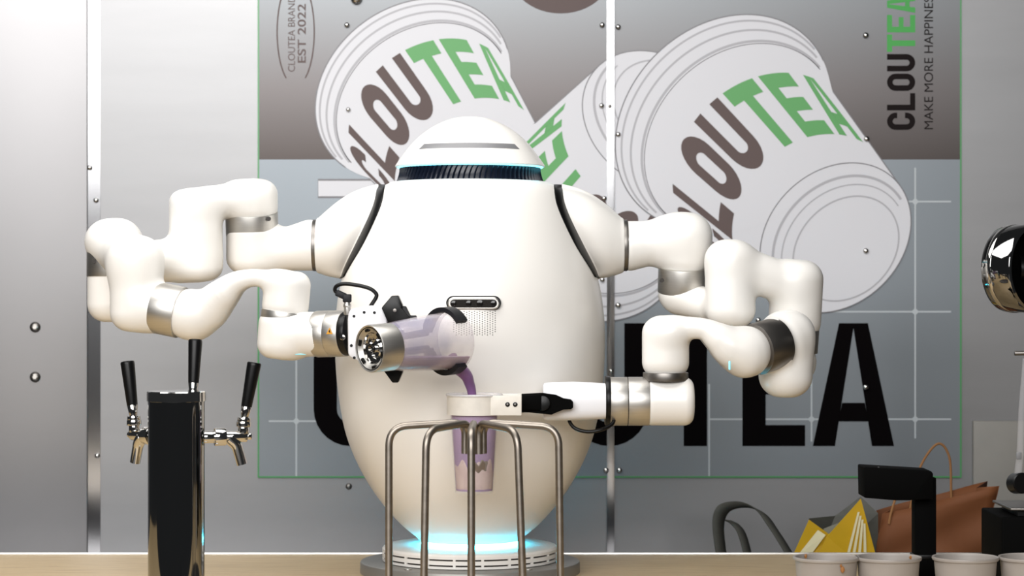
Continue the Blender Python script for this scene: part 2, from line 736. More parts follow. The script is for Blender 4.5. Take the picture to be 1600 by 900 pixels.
mk('upper_field', slab(405, 1500, -70, 249, 0), 'poster_top', pos, smooth=False)
mk('lower_field', slab(405, 1500, 249.2, 744, 0), 'poster_low', pos, smooth=False)
for nm, q in (('edge', (402.5, 405, -70, 746.5)), ('edge', (1500, 1502.5, -70, 746.5)), ('edge', (405, 1500, 744, 746.5))):
    mk(nm, slab(*q, 1), 'edge_green', pos, smooth=False)


def quadgrid(p00, p10, p11, p01, nu=6, nv=6):
    V, Fc = [], []
    for j in range(nv + 1):
        for i in range(nu + 1):
            u, v = i / nu, j / nv
            V.append(((1 - u) * (1 - v) * p00[0] + u * (1 - v) * p10[0] + u * v * p11[0] + (1 - u) * v * p01[0],
                      (1 - u) * (1 - v) * p00[1] + u * (1 - v) * p10[1] + u * v * p11[1] + (1 - u) * v * p01[1]))
    for j in range(nv):
        for i in range(nu):
            a = j * (nu + 1) + i
            Fc.append((a, a + 1, a + nu + 2, a + nu + 1))
    return V, Fc


def stroke(path, w, closed=False, nv=1):
    V, Fc = [], []
    N = len(path)
    for i in range(N):
        a = path[(i - 1) % N] if (closed or i > 0) else path[i]
        b = path[(i + 1) % N] if (closed or i < N - 1) else path[i]
        dx, dy = b[0] - a[0], b[1] - a[1]
        L = math.hypot(dx, dy) or 1
        nx, ny = -dy / L * w / 2, dx / L * w / 2
        V += [(path[i][0] + nx, path[i][1] + ny), (path[i][0] - nx, path[i][1] - ny)]
    for i in range(N if closed else N - 1):
        j = (i + 1) % N
        Fc.append((2 * i, 2 * i + 1, 2 * j + 1, 2 * j))
    return V, Fc


def arc(cx, cy, r, a0, a1, n=14, ry=None):
    ry = r if ry is None else ry
    return [(cx + r * math.cos(math.radians(a0 + (a1 - a0) * k / n)), cy + ry * math.sin(math.radians(a0 + (a1 - a0) * k / n))) for k in range(n + 1)]


def line(a, b, n=8):
    return [(a[0] + (b[0] - a[0]) * k / n, a[1] + (b[1] - a[1]) * k / n) for k in range(n + 1)]


def glyph(ch, w, s):
    """condensed sans letter, height 1, width w, stroke s, y up"""
    r = w / 2 - s / 2
    c = w / 2
    h = s / 2
    R = lambda x0, x1, y0, y1: quadgrid((x0, y0), (x1, y0), (x1, y1), (x0, y1))
    q = min(r, 0.21)
    yt, yl = 1 - h - q, h + q
    if ch == 'O':
        return stroke(arc(c, yt, r, 0, 180, 14, q) + line((h, yt), (h, yl))[1:] + arc(c, yl, r, 180, 360, 14, q)[1:] + line((w - h, yl), (w - h, yt))[1:-1], s, True)
    if ch == 'U':
        return stroke(line((h, 1), (h, yl)) + arc(c, yl, r, 180, 360, 14, q)[1:] + line((w - h, yl), (w - h, 1))[1:], s)
    if ch == 'C':
        ye = min(0.64, yt - 0.02)
        return stroke(line((w - h, ye), (w - h, yt), 3) + arc(c, yt, r, 0, 180, 14, q)[1:] + line((h, yt), (h, yl))[1:] + arc(c, yl, r, 180, 360, 14, q)[1:] + line((w - h, yl), (w - h, 1 - ye), 3)[1:], s)
    if ch == 'L':
        return join2(R(0, s, 0, 1), R(s, w, 0, s * 0.9))
    if ch == 'T':
        return join2(R(0, w, 1 - s * 0.9, 1), R(c - h, c + h, 0, 1 - s * 0.9))
    if ch == 'E':
        return join2(R(0, s, 0, 1), R(s, w, 1 - s * 0.9, 1), R(s, w, 0, s * 0.9), R(s, w * 0.88, 0.5 - s * 0.42, 0.5 + s * 0.42))
    if ch == 'A':
        q = s * 0.95
        tl, tr = c - s * 0.62, c + s * 0.62
        il = quadgrid((0, 0), (q, 0), (c, 0.96), (tl, 1))
        ir = quadgrid((w - q, 0), (w, 0), (tr, 1), (c, 0.96))
        cap = quadgrid((tl, 1), (c, 0.96), (tr, 1), (c, 1), 2, 2)
        k = 0.2
        xl = q + (c - q) * (k / 0.96) * 0.9
        bar = quadgrid((xl, k), (w - xl, k), (w - xl - 0.03, k + s * 0.8), (xl + 0.03, k + s * 0.8))
        return join2(il, ir, cap, bar)


def join2(*g):
    V, Fc = [], []
    for v, f in g:
        n = len(V)
        V += list(v)
        Fc += [tuple(i + n for i in q) for q in f]
    return V, Fc


def print_geo(g2, fn, layer):
    """2D geometry mapped by fn to pixels of the poster plane"""
    V = [wp(*fn(x, y), layer) for x, y in g2[0]]
    Fc = []
    for q in g2[1]:
        a, b, c = V[q[0]], V[q[1]], V[q[2]]
        nrm = (b - a).cross(c - a)
        Fc.append(q if nrm.y < 0 else q[::-1])
    return V, Fc


def printed(name, g2, fn, layer, m, parent):
    return mk_flat(name, print_geo(g2, fn, layer), m, parent)


ident = lambda x, y: (x, y)
# pale registration grid
for (x0, y0, x1, y1) in ((463, 560, 463, 744), (1108, 600, 1108, 744), (1268, 560, 1268, 690), (1430, 262, 1430, 685),
                         (1396, 315, 1486, 315), (1210, 487, 1486, 487), (1108, 655, 1486, 655), (420, 658, 600, 658)):
    printed('grid_line', stroke([(x0, y0), (x1, y1)], 2.6), ident, 1 if x0 == x1 else 1.25, 'print_grid', pos)
for (x, y) in ((463, 658), (1268, 655), (1430, 315), (1430, 487), (1430, 655)):
    printed('grid_mark', quadgrid((x - 6, y), (x, y - 6), (x + 6, y), (x, y + 6), 1, 1), ident, 1.5, 'print_grid', pos)

# bold black word along the foot of the poster
s_ = 0.19
for ch, x0, x1 in (('C', 490, 605), ('L', 628, 728), ('O', 752, 870), ('U', 892, 1012), ('T', 1027, 1146), ('E', 1160, 1258), ('A', 1270, 1397)):
    g = glyph(ch, (x1 - x0) / 192.0, s_)
    printed('printed_letter', g, lambda x, y, x0=x0: (x0 + x * 192, 697 - y * 192), 2, 'print_black', pos)

# white outlined oblong, brown disc at the top
printed('printed_oblong', quadgrid((497, 281), (640, 281), (640, 308), (497, 308), 1, 1), ident, 1.2, 'print_white', pos)
printed('printed_frame', stroke([(497, 281), (640, 281), (640, 308), (497, 308)], 3, True), ident, 1.6, 'print_line_dark', pos)
disc = ([(876, -40)] + [(876 + 78 * math.cos(2 * math.pi * k / 48), -40 + 61 * math.sin(2 * math.pi * k / 48)) for k in range(48)],
        [(0, 1 + k, 1 + (k + 1) % 48) for k in range(48)])
printed('printed_disc', disc, ident, 1.2, 'print_brown', pos)
# oval emblem with small text
for sg in (-1, 1):
    pts = []
    for k in range(25):
        y = -28 + 150 * k / 24
        pts.append((462 + sg * 29 * math.sqrt(max(0, 1 - ((y - 50) / 84) ** 2)), y))
    printed('emblem_arc', stroke(pts, 2.2), ident, 1.2, 'print_brown', pos)


def font_word(text, px_left, px_right, y_start, y_end, m, layer, name='printed_word', bold=0.0):
    """word running upwards: baseline on px_right, from y_start up to y_end"""
    cu = bpy.data.curves.new('tmp', 'FONT')
    cu.body = text
    cu.size = 1
    cu.offset = bold
    to = bpy.data.objects.new('tmp', cu)
    col.objects.link(to)
    bpy.context.view_layer.update()
    me = to.evaluated_get(bpy.context.evaluated_depsgraph_get()).to_mesh()
    vv = [(v.co.x, v.co.y) for v in me.vertices]
    ff = [tuple(p.vertices) for p in me.polygons]
    xs, ys = [v[0] for v in vv], [v[1] for v in vv]
    x0, x1, y0, y1 = min(xs), max(xs), min(ys), max(ys)
    bpy.data.objects.remove(to)
    fn = lambda x, y: (px_right + (px_left - px_right) * (y - y0) / (y1 - y0), y_start + (y_end - y_start) * (x - x0) / (x1 - x0))
    return printed(name, (vv, ff), fn, layer, m, pos)


font_word('CLOUTEA BRAND', 450, 461, 112, -6, 'print_brown', 1.2)
font_word('EST 2022', 465, 478, 98, 6, 'print_brown', 1.2, bold=0.012)
font_word('MAKE MORE HAPPINESS', 1444, 1458, 202, -14, 'print_dark', 1.2)
for i, ch in enumerate('CLOUTEA'):
    g = glyph(ch, 27 / 44.0, 0.2)
    ys = 203 - i * 30.5
    printed('printed_letter', g, lambda x, y, ys=ys: (1430 - y * 44, ys - x * 44), 1.2, 'print_dark' if i < 4 else 'print_green2', pos)


class Cup:
    a, b = 1.105, 0.883

    def __init__(s, ring, hr, base, hb, lid, hl, t0, layer):
        s.t0 = t0
        s.ring, s.hr, s.base, s.hb, s.lid, s.hl, s.layer = ring, hr, base, hb, lid, hl, layer
        vx, vy = base[0] - lid[0], base[1] - lid[1]
        L = math.hypot(vx, vy)
        s.v = (vx / L, vy / L)
        s.u = (s.v[1], -s.v[0])       # reading direction

    def ell(s, c, h, th):
        t = math.radians(th)
        cu, cv = s.a * math.cos(t) * h, -s.b * math.sin(t) * h
        return (c[0] + cu * s.u[0] + cv * s.v[0], c[1] + cu * s.u[1] + cv * s.v[1])

    def loop(s, c, h, a0=0, a1=360, n=72):
        return [s.ell(c, h, a0 + (a1 - a0) * k / n) for k in range(n + 1)]

    def side(s, t, th):
        c = (s.ring[0] + (s.base[0] - s.ring[0]) * t, s.ring[1] + (s.base[1] - s.ring[1]) * t)
        return s.ell(c, s.hr + (s.hb - s.hr) * t, th)


def hull(pts):
    pts = sorted(set((round(x, 3), round(y, 3)) for x, y in pts))

    def half(ps):
        o = []
        for p in ps:
            while len(o) > 1 and (o[-1][0] - o[-2][0]) * (p[1] - o[-2][1]) - (o[-1][1] - o[-2][1]) * (p[0] - o[-2][0]) <= 0:
                o.pop()
            o.append(p)
        return o
    a, b = half(pts), half(pts[::-1])
    return a[:-1] + b[:-1]


def print_cup(cup, parent):
    L = cup.layer
    fill = lambda h: ([(sum(p[0] for p in h) / len(h), sum(p[1] for p in h) / len(h))] + h, [(0, 1 + k, 1 + (k + 1) % len(h)) for k in range(len(h))])
    hb_ = hull(cup.loop(cup.ring, cup.hr * 0.975) + cup.loop(cup.base, cup.hb))
    hl = hull(cup.loop(cup.lid, cup.hl) + cup.loop(cup.ring, cup.hr))
    pc = printed('printed_cup', fill(hb_), ident, L, 'print_white', parent)
    printed('printed_line', stroke(hb_, 1.6, True), ident, L + 0.3, 'print_line_dark', pc)
    printed('printed_lid', fill(hl), ident, L + 0.6, 'print_white', pc)

    def ln(pts, w, m, closed=False):
        printed('printed_line', stroke(pts, w, closed), ident, L + 1, m, pc)
    ln(cup.loop(cup.lid, cup.hl, -16, 196), 1.8, 'print_line_dark')
    lerp = lambda t: ((cup.lid[0] + (cup.ring[0] - cup.lid[0]) * t, cup.lid[1] + (cup.ring[1] - cup.lid[1]) * t), cup.hl + (cup.hr - cup.hl) * t)
    for t, w, m in ((0.22, 3.0, 'print_line'), (0.55, 3.2, 'print_line'), (0.94, 4.0, 'print_line'), (1.03, 1.3, 'print_line_dark')):
        ln(cup.loop(*lerp(t), -4, 184), w, m)
    # rings of the foot
    ln(cup.loop(cup.base, cup.hb, -6, 186), 1.6, 'print_line_dark')
    vb = cup.v
    for k, (off, sc, w, full) in enumerate(((0.10, 0.90, 4.0, 0), (0.15, 0.82, 2.0, 0), (0.20, 0.70, 2.4, 1))):
        c = (cup.base[0] + vb[0] * cup.hb * off, cup.base[1] + vb[1] * cup.hb * off)
        ln(cup.loop(c, cup.hb * sc, *((-10, 190) if not full else (0, 360))), w, 'print_line')
    for i, ch in enumerate('CLOUTEA'):
        w = 0.80
        g = glyph(ch, w, 0.25)
        th0 = 172 - i * 23.2
        fn = lambda x, y, th0=th0: cup.side(cup.t0 + 0.51 - 0.51 * y, th0 - x / w * 19.5)
        printed('printed_letter', g, fn, L + 2, 'print_brown' if i < 4 else 'print_green', pc)
    return pc


print_cup(Cup((661, 162), 132, (773, 316), 103, (645, 140), 147.5, 0.14, 2), pos)
print_cup(Cup((922, 321), 143, (1025, 188), 112, (902, 347), 160, 0.25, 5), pos)
print_cup(Cup((1156, 216), 150, (1305.5, 371.5), 117.5, (1130, 190), 168, 0.25, 8), pos)
for (x, y, r) in ((557, -2, 9), (542, 39, 4), (544, 171, 3.5), (941, 39, 4), (966, 42, 4), (940, 165, 4), (966, 210, 4), (944, 310, 4),
                  (1353, 55, 4.5), (1354, 217, 4.5), (1353, 392, 4.5), (1353, 605, 4.5), (966, 477, 4.5), (941, 437, 4), (955, 580, 4),
                  (947, 735, 4.5), (968, 735, 4.5)):
    screw(x, y, r, pos, PO + LAY * 11)
screw(545, 760, 5, wl, 0.0, 'alu_dark')
screw(1185, 500, 4, pos, PO + LAY * 11)

# pale plate leaning on the wall at the right
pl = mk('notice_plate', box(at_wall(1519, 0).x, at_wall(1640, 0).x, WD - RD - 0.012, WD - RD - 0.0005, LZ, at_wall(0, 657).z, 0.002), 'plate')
tag(pl, 'pale off-white plate standing against the wall beside the poster', 'plate')

# ------------------------------------------------------------------ the robot
AX = P(734.5, 450).x
rob = empty('barista_robot', (AX, 0, CT), 'white egg-shaped two-armed robot on a glowing round base', 'robot')


def axz(py):
    return ZC + (450 - py) / 1000.0


def rob_lathe(prof_px, n=128):
    """[(radius px, row)] about the robot axis (1 px = 1 mm there)"""
    return lathe([(r / 1000.0, axz(y)) for r, y in prof_px], n, Matrix.Translation((AX, 0, 0)))


def smooth_prof(pts, n=6):
    return [(p.x, p.y) for p in catmull([Vector((r, y, 0)) for r, y in pts], n)]


BODY = smooth_prof([(80, 842), (84, 838), (106, 820), (131, 793), (157, 757), (180, 714), (196, 668), (206, 610), (210, 560), (210.5, 515),
                    (206, 465), (196, 420), (182, 375), (167, 335), (152, 305), (140, 293), (130, 288.5)], 6)
mk('body', rob_lathe([(0, 842)] + BODY + [(125, 285.5), (116, 284.5), (0, 284.5)], 160), 'white', rob, sharp=40)


def body_r(py):
    pts = sorted(BODY, key=lambda q: q[1])
    for (r0, y0), (r1, y1) in zip(pts, pts[1:]):
        if y0 <= py <= y1:
            return (r0 + (r1 - r0) * (py - y0) / max(1e-6, y1 - y0)) / 1000
    return 0.2


# neck with slanted fins
mk('neck', rob_lathe([(0, 287), (112, 287), (108.5, 280), (106.5, 272), (106.5, 262), (106.5, 256), (0, 256)], 96), 'navy', rob)
V, Fc = [], []
NF = 84
for k in range(NF):
    a0 = 2 * math.pi * k / NF
    rows = []
    for j in range(6):
        t = j / 5
        a = a0 + 0.10 * (t ** 2)
        z = axz(286 - 29 * t)
        r = (112.5 - 5.5 * math.sin(min(1, t * 1.3) * math.pi / 2)) / 1000
        for dr, da in ((0, -0.012), (0.0032, 0.0), (0, 0.012)):
            V.append((AX + (r + dr) * math.cos(a + da), (r + dr) * math.sin(a + da), z))
    b = k * 18
    for j in range(5):
        for i in range(2):
            q = b + j * 3 + i
            Fc.append((q, q + 1, q + 4, q + 3))
mk('neck_fins', (V, Fc), 'navy', rob, kind='stuff')

DOME = smooth_prof([(0, 182), (24, 184.5), (46, 192), (62, 200.5), (78, 212), (91, 224.5), (102, 238), (111, 250.5), (116, 258)], 5)
hd = mk('head_dome', rob_lathe(DOME + [(117.2, 260), (116.8, 261.2), (114.8, 261.3), (113.5, 259.5), (112, 258), (0, 258)], 160), 'white', rob, sharp=40)
mk('light_ring', lathe([(0.1138, axz(258.4)), (0.1138, axz(262)), (0.1128, axz(263)), (0.1070, axz(263)), (0.1070, axz(258.4))], 128, Matrix.Translation((AX, 0, 0)), True), 'led_head', hd)


def dome_r(y):
    for (r0, y0), (r1, y1) in zip(DOME, DOME[1:]):
        if y0 <= y <= y1:
            return (r0 + (r1 - r0) * (y - y0) / (y1 - y0)) / 1000
    return 0.1


V, Fc = [], []
NS = 40
rows = 5
for i in range(NS + 1):
    t = -1 + 2 * i / NS
    ang = -math.pi / 2 + t * 0.86
    hh = 1.0 if abs(t) < 0.95 else math.sqrt(max(0, 1 - ((abs(t) - 0.95) / 0.05) ** 2)) * 0.9 + 0.1
    for j in range(rows):
        y = 237 - hh * 8 * j / (rows - 1)
        r = dome_r(y) + (0.0006 if 0 < j < rows - 1 else 0.0003)
        V.append((AX + r * math.cos(ang), r * math.sin(ang), axz(y)))
for i in range(NS):
    for j in range(rows - 1):
        q = i * rows + j
        Fc.append((q, q + rows, q + rows + 1, q + 1))
mk('visor_slot', (V, Fc), 'grey_slot', hd)

# depth camera and speaker holes on the chest
yc = 474
cy_ = -body_r(yc)


def pill(cx, cz, hw, hh, y0, y1, n=14, bev=0.0015):
    prof = []
    for k in range(n + 1):
        a = -math.pi / 2 + math.pi * k / n
        prof.append((cx + hw - hh + hh * math.cos(a), cz + hh * math.sin(a)))
    for k in range(n + 1):
        a = math.pi / 2 + math.pi * k / n
        prof.append((cx - hw + hh + hh * math.cos(a), cz + hh * math.sin(a)))
    m = len(prof)
    V, Fc = [], []
    for (y, s) in ((y1, 0), (y0 + bev, 0), (y0, bev)):
        for (x, z) in prof:
            dx, dz = x - cx, z - cz
            V.append((cx + dx * (1 - s / hw), y, cz + dz * (1 - s / hh)))
    for r in range(2):
        for k in range(m):
            k2 = (k + 1) % m
            Fc.append((r * m + k, r * m + k2, (r + 1) * m + k2, (r + 1) * m + k))
    Fc.append(tuple(range(2 * m, 3 * m)))
    Fc.append(tuple(range(m))[::-1])
    return V, Fc


ccx = P(740, 474, RD + cy_).x
ccz = P(740, 474, RD + cy_).z
k0 = (RD + cy_) / F
cm = mk('chest_camera', pill(ccx, ccz, 40.5 * k0, 9.6 * k0, cy_ - 0.0035, cy_ + 0.012), 'alu', rob)
mk('camera_recess', pill(ccx, ccz + 0.0007, 43 * k0, 11 * k0, cy_ - 0.0006, cy_ + 0.012, bev=0.0004), 'black', cm)
mk('camera_face', pill(ccx, ccz, 36.5 * k0, 6.4 * k0, cy_ - 0.0045, cy_ + 0.010, bev=0.0005), 'lens_face', cm)
for dx, r in ((-31, 4.2), (-7.5, 4.4), (10, 5.2), (31, 4.2)):
    c = Vector((ccx + dx * k0, cy_ - 0.0044, ccz))
    mk('lens', lathe([(r * k0, 0), (r * k0, 0.0006), (r * k0 * 0.6, 0.001), (0, 0.0012)], 20, frame_from(c, c + Vector((0, -1, 0)))), 'lens', cm)
gv, gf = [], []
for i in range(17):
    for j in range(11):
        px = 709 + i * 4.05
        py = 486.5 + j * 3.5 + (1.75 if i % 2 else 0)
        if py > 524 or (i in (0, 16) and j > 9):
            continue
        x = P(px, py, 3.392).x
        z = P(px, py, 3.392).z
        r = body_r(450 - (z - ZC) * 1000)
        y = -math.sqrt(r * r - (x - AX) ** 2) - 0.0004
        n0 = len(gv)
        for k in range(6):
            gv.append((x + 0.00078 * math.cos(k * math.pi / 3), y, z + 0.00078 * math.sin(k * math.pi / 3)))
        gf.append(tuple(range(n0, n0 + 6)))
mk('speaker_holes', (gv, gf), 'slot_dark', rob, kind='stuff', smooth=False)

# round foot: light gap, slotted white disc, grey mounting plate
mk('base_light', rob_lathe([(0, 842.5), (77.5, 842.5), (77.5, 849.5), (0, 849.5)], 96), 'led', rob, label='glowing cyan light gap under the body')
bd = mk('base_disc', rob_lathe([(0, 849), (60, 849), (128, 850.5), (134.5, 852), (137, 855), (137, 859), (133, 859), (133, 861.5), (137, 861.5), (137, 867.5),
                                (133, 867.5), (133, 870), (137, 870), (137, 873.5), (134, 875), (0, 875)], 128), 'white', rob, sharp=30)
for zrow in (860.2, 868.7):
    mk('vent_slot', lathe([(0.1334, axz(zrow - 1.2)), (0.1339, axz(zrow - 1.2)), (0.1339, axz(zrow + 1.2)), (0.1334, axz(zrow + 1.2))], 96, Matrix.Translation((AX, 0, 0)), True), 'slot_dark', bd)
    for k in range(20):
        a = -math.pi / 2 + (k - 9.5) * 2 * math.pi / 20
        R3 = Matrix.Rotation(a, 3, 'Z')
        c = Vector((AX, 0, axz(zrow))) + R3 @ Vector((0.1352, 0, 0))
        mk('slot_rib', rbox(c, (0.0034, 0.004, 0.0026), 0.0, R3), 'white', bd, smooth=False)
bp = mk('base_plate', rob_lathe([(0, 875), (168, 875), (170.5, 876), (171.5, 878), (171.5, 892.7), (0, 892.7)], 128), 'plate_grey', rob, sharp=30)
for a in (-2.2, -0.95, 0.8, 2.4):
    c = Vector((AX + 0.155 * math.cos(a), 0.155 * math.sin(a), axz(875)))
    mk('bolt', cyl(c, c + Vector((0, 0, 0.0015)), 0.006, 0.0004, 20), 'alu', bp)


# shoulders -------------------------------------------------------------
def shoulder(sg):
    X = lambda px: AX + sg * (px - 734.5) / 1000.0
    n = 64

    def circ(px, zc, rz, ry):
        return [Vector((X(px), -ry * math.sin(t) / 1000, axz(zc) + rz * math.cos(t) / 1000)) for t in [2 * math.pi * k / n for k in range(n)]]

    CUR = [(592.6, 293), (589.5, 319), (579, 347), (560, 385), (542, 419), (536, 433)]
    WID = [12.5, 12.5, 12.5, 12.5, 8.5, 6]

    def seam(wf, off):
        # closed edge where cap and body meet: front curve, bottom, mirrored rear curve, top
        cv = catmull([Vector((x + w * wf, y, 0)) for (x, y), w in zip(CUR, WID)], 8)
        def pt(s_, sgn):
            f = s_ * (len(cv) - 1)
            i = min(int(f), len(cv) - 2)
            q = cv[i].lerp(cv[i + 1], f - i)
            r = body_r(max(289, q.y)) * 1000
            dx = 734.5 - q.x
            dep = math.sqrt(max(9.0, r * r - dx * dx))
            nn = Vector((-dx * sg, -sgn * dep, 0)).normalized()
            # px grows to the right for sg=+1 cap on the left
            base = Vector((X(q.x), -sgn * dep / 1000, axz(q.y)))
            return base + Vector((nn.x, nn.y, 0.35)).normalized() * off
        out = []
        t0 = 24
        for k in range(n):
            t = 360.0 * k / n
            if t0 <= t <= 180 - t0:
                out.append(pt((t - t0) / (180 - 2 * t0), 1))
            elif 180 + t0 <= t <= 360 - t0:
                out.append(pt(1 - (t - 180 - t0) / (180 - 2 * t0), -1))
            elif t < t0 or t > 360 - t0:
                u = ((t + 180) % 360 - 180) / t0
                a_, b_ = pt(0, -1), pt(0, 1)
                p = a_.lerp(b_, (u + 1) / 2)
                out.append(p + Vector((0, 0, 0.004 * (1 - u * u))))
            else:
                u = (t - 180) / t0
                a_, b_ = pt(1, 1), pt(1, -1)
                p = a_.lerp(b_, (u + 1) / 2)
                out.append(p - Vector((sg * 0.004 * (1 - u * u), 0, 0.003 * (1 - u * u))))
        return out
    outer = circ(495, 383.5, 43.5, 43.5)
    edge = seam(0, 0.0035)
    rings = [circ(495, 383.5, 30, 30), circ(495, 383.5, 41.5, 41.5), circ(496.5, 383.5, 43, 43)]
    # tangent-continuous loft
    m = 16
    for i in range(m + 1):
        t = i / m
        rg = []
        for k in range(n):
            a, b = Vector(outer[k]) + Vector((sg * 0.003, 0, 0)), edge[k]
            up = max(0, math.cos(2 * math.pi * k / n))
            p = a.lerp(b, t)
            bul = math.sin(math.pi * t) * 0.010
            ph = 2 * math.pi * k / n
            p += Vector((0, -math.sin(ph) * bul * 0.9, bul * (math.cos(ph) if math.cos(ph) > 0 else 0.1 * math.cos(ph))))
            rg.append(p)
        rings.append(rg)
    inn = seam(0.12, 0.001)
    rings.append(inn)
    inn = seam(0.3, -0.012)
    rings.append(inn)

    def loft(rs, capa=True):
        V = [tuple(p) for r in rs for p in r]
        Fc = []
        for i in range(len(rs) - 1):
            for k in range(n):
                k2 = (k + 1) % n
                Fc.append((i * n + k, i * n + k2, (i + 1) * n + k2, (i + 1) * n + k))
        Fc.append(tuple(range(n)))
        Fc.append(tuple((len(rs) - 1) * n + k for k in range(n)))
        return V, Fc
    cap = mk('shoulder_cap', loft(rings), 'white', rob, sharp=40)
    e0, b1, b2, b3, b4 = seam(-0.1, 0.0005), seam(0.05, 0.0022), seam(0.9, 0.0022), seam(1.0, 0.0012), seam(1.0, -0.006)
    mk('seam_band', loft([e0, b1, b2, b3, b4]), 'black', cap, sharp=50)
    a = Vector((X(489), 0, axz(383.5)))
    b = Vector((X(497), 0, axz(383.5)))
    mk('joint_ring', cyl(a, b, 0.0402, 0.0008, 64), 'alu_dark', cap)
    return cap


shoulder(1)
shoulder(-1)


def ring(p1, p2, r, m='alu', name='joint_ring', parent=None):
    return mk(name, cyl(P(*p1), P(*p2), pxr(r, p1[2]), 0.0006, 64), m, parent or rob, sharp=30)


def seamline(p1, p2, r):
    return mk('joint_seam', cyl(P(*p1), P(*p2), pxr(r, p1[2]), 0.0, 64), 'slot_dark', rob, sharp=30)


# left arm of the picture -------------------------------------------------
make_link([K_((484, 383.5, 3.6), (398, 398, 3.6), 40, 25), C_((394, 338, 3.592), (394, 426, 3.606), 40.5, 24)], 0.022,
          (340, 486.5, 325, 440, 3.54, 3.66), rob)
ring((393, 331.5, 3.590), (394, 366.5, 3.598), 41)
make_link([C_((392, 282, 3.585), (393, 346, 3.592), 41.5, 22), C_((306, 297, 3.55), (306, 437, 3.555), 41.5, 20),
           T_([(396, 309, 3.585, 25), (350, 313, 3.57, 24), (306, 324, 3.55, 26)], 0.016),
           K_((306, 404, 3.555), (190, 412, 3.55), 34, 33), C_((177, 402, 3.55), (177, 503, 3.55), 40, 28)], 0.016,
          (128, 442, 275, 512, 3.49, 3.65), rob)
ring((177, 392, 3.55), (177, 432, 3.55), 41)
make_link([s_union([C_((176, 346, 3.55), (177, 404, 3.55), 41, 30), K_((180, 386, 3.55), (208, 410, 3.46), 37, 37), C_((213, 374, 3.455), (213, 518, 3.455), 41, 30)], 0.026), C_((216, 475, 3.455), (264, 485.5, 3.447), 39.3, 6)], 0.012,
          (128, 272, 336, 526, 3.38, 3.615), rob)
ring((245, 480.5, 3.449), (283, 488.5, 3.441), 40.3)
make_link([C_((268, 485.5, 3.444), (334, 499, 3.43), 39.5, 30)] +
          [T_([(300, 492, 3.436, 34), (322, 486, 3.432, 33), (345, 464, 3.425, 26), (371, 441, 3.415, 17), (402, 434, 3.41, 13.5), (440, 442, 3.405, 18)], 0.014)] +
          [C_((451, 423, 3.402), (444, 500, 3.402), 36.5, 22)], 0.010,
          (262, 496, 412, 540, 3.35, 3.50), rob, h=0.0025)
ring((445.8, 487, 3.402), (443.8, 501, 3.402), 37.2)
make_link([C_((445, 484, 3.402), (440, 561, 3.402), 39.5, 23), C_((442, 523, 3.402), (508, 522, 3.378), 35, 5)], 0.012,
          (395, 512, 478, 568, 3.34, 3.46), rob, h=0.0025)
mk('indicator_light', rbox(P(470, 553, 3.373), (0.017, 0.003, 0.0025), 0.001), 'glow_chip', rob)

# right arm of the picture
make_link([K_((984, 384, 3.6), (1046, 376, 3.6), 39, 31), C_((1071, 337, 3.59), (1067, 430, 3.606), 40.5, 30),
           K_((1046, 376, 3.6), (1071, 372, 3.595), 33, 34)], 0.022, (982.5, 1122, 328, 436, 3.54, 3.66), rob)
ring((1067.5, 417, 3.601), (1066.5, 456, 3.609), 39)
make_link([C_((1067, 436, 3.606), (1067, 484, 3.612), 39, 26), K_((1062, 470, 3.606), (1141, 480, 3.55), 21, 31),
           C_((1141, 376, 3.53), (1141, 513, 3.53), 39.5, 30), C_((1247, 406, 3.555), (1240, 532, 3.565), 41, 30)] +
          [K_((1141, 412, 3.53), (1236, 446, 3.55), 33, 32)], 0.014, (1022, 1296, 368, 542, 3.475, 3.67), rob)
ring((1239.5, 513, 3.564), (1237, 549, 3.567), 40.5)
make_link([C_((1238, 536, 3.565), (1233, 596, 3.568), 39.5, 28), C_((1229, 488, 3.465), (1227, 621, 3.465), 42, 34),
           K_((1234, 560, 3.56), (1228, 556, 3.47), 34, 38), K_((1232, 527, 3.462), (1225, 531, 3.452), 39.5, 38.5), C_((1214, 536, 3.440), (1188, 543.5, 3.420), 39.4, 5)], 0.012,
          (1178, 1284, 480, 630, 3.39, 3.63), rob)
ring((1214, 536, 3.440), (1181, 546, 3.415), 40.4, 'alu_dark')
make_link([C_((1190, 543, 3.421), (1138, 558, 3.385), 39.6, 31)] +
          [T_([(1165, 548, 3.404, 34), (1144, 543, 3.398, 32), (1121, 527, 3.40, 23), (1100, 514.5, 3.402, 17), (1072, 513, 3.408, 18.5), (1042, 522, 3.41, 26)], 0.014)] +
          [C_((1040, 494, 3.41), (1040, 592, 3.41), 36.8, 27)], 0.010, (994, 1200, 484, 606, 3.32, 3.50), rob, h=0.0025)
ring((1040, 582, 3.41), (1040, 595, 3.41), 35.5, 'alu_dark')
make_link([C_((1084, 627, 3.41), (1004, 627, 3.41), 37.8, 15)], 0.01, (998, 1090, 584, 670, 3.36, 3.46), rob, h=0.0025)
ring((1014, 627, 3.41), (981, 627, 3.41), 38)
seamline((982, 627, 3.41), (979, 627, 3.41), 37.6)
ring((980, 627, 3.41), (953, 627, 3.41), 38)
fl_ = mk('gripper_flange', cyl(P(953.5, 626, 3.41), P(945, 626, 3.41), pxr(38.4, 3.41), 0.001, 64), 'black', rob)
mk('indicator_light', rbox(P(1140, 571, 3.354), (0.003, 0.002, 0.013), 0.001), 'glow_chip', rob)
for (x, y, d) in ((1034, 438, 3.575), (420, 342, 3.562), (148, 408, 3.518)):
    c = P(x, y, d)
    mk('screw_recess', lathe([(0, 0), (0.0035, 0), (0.0035, 0.003), (0, 0.003)], 12, frame_from(c, c + Vector((0, -1, 0)))), 'slot_dark', rob)


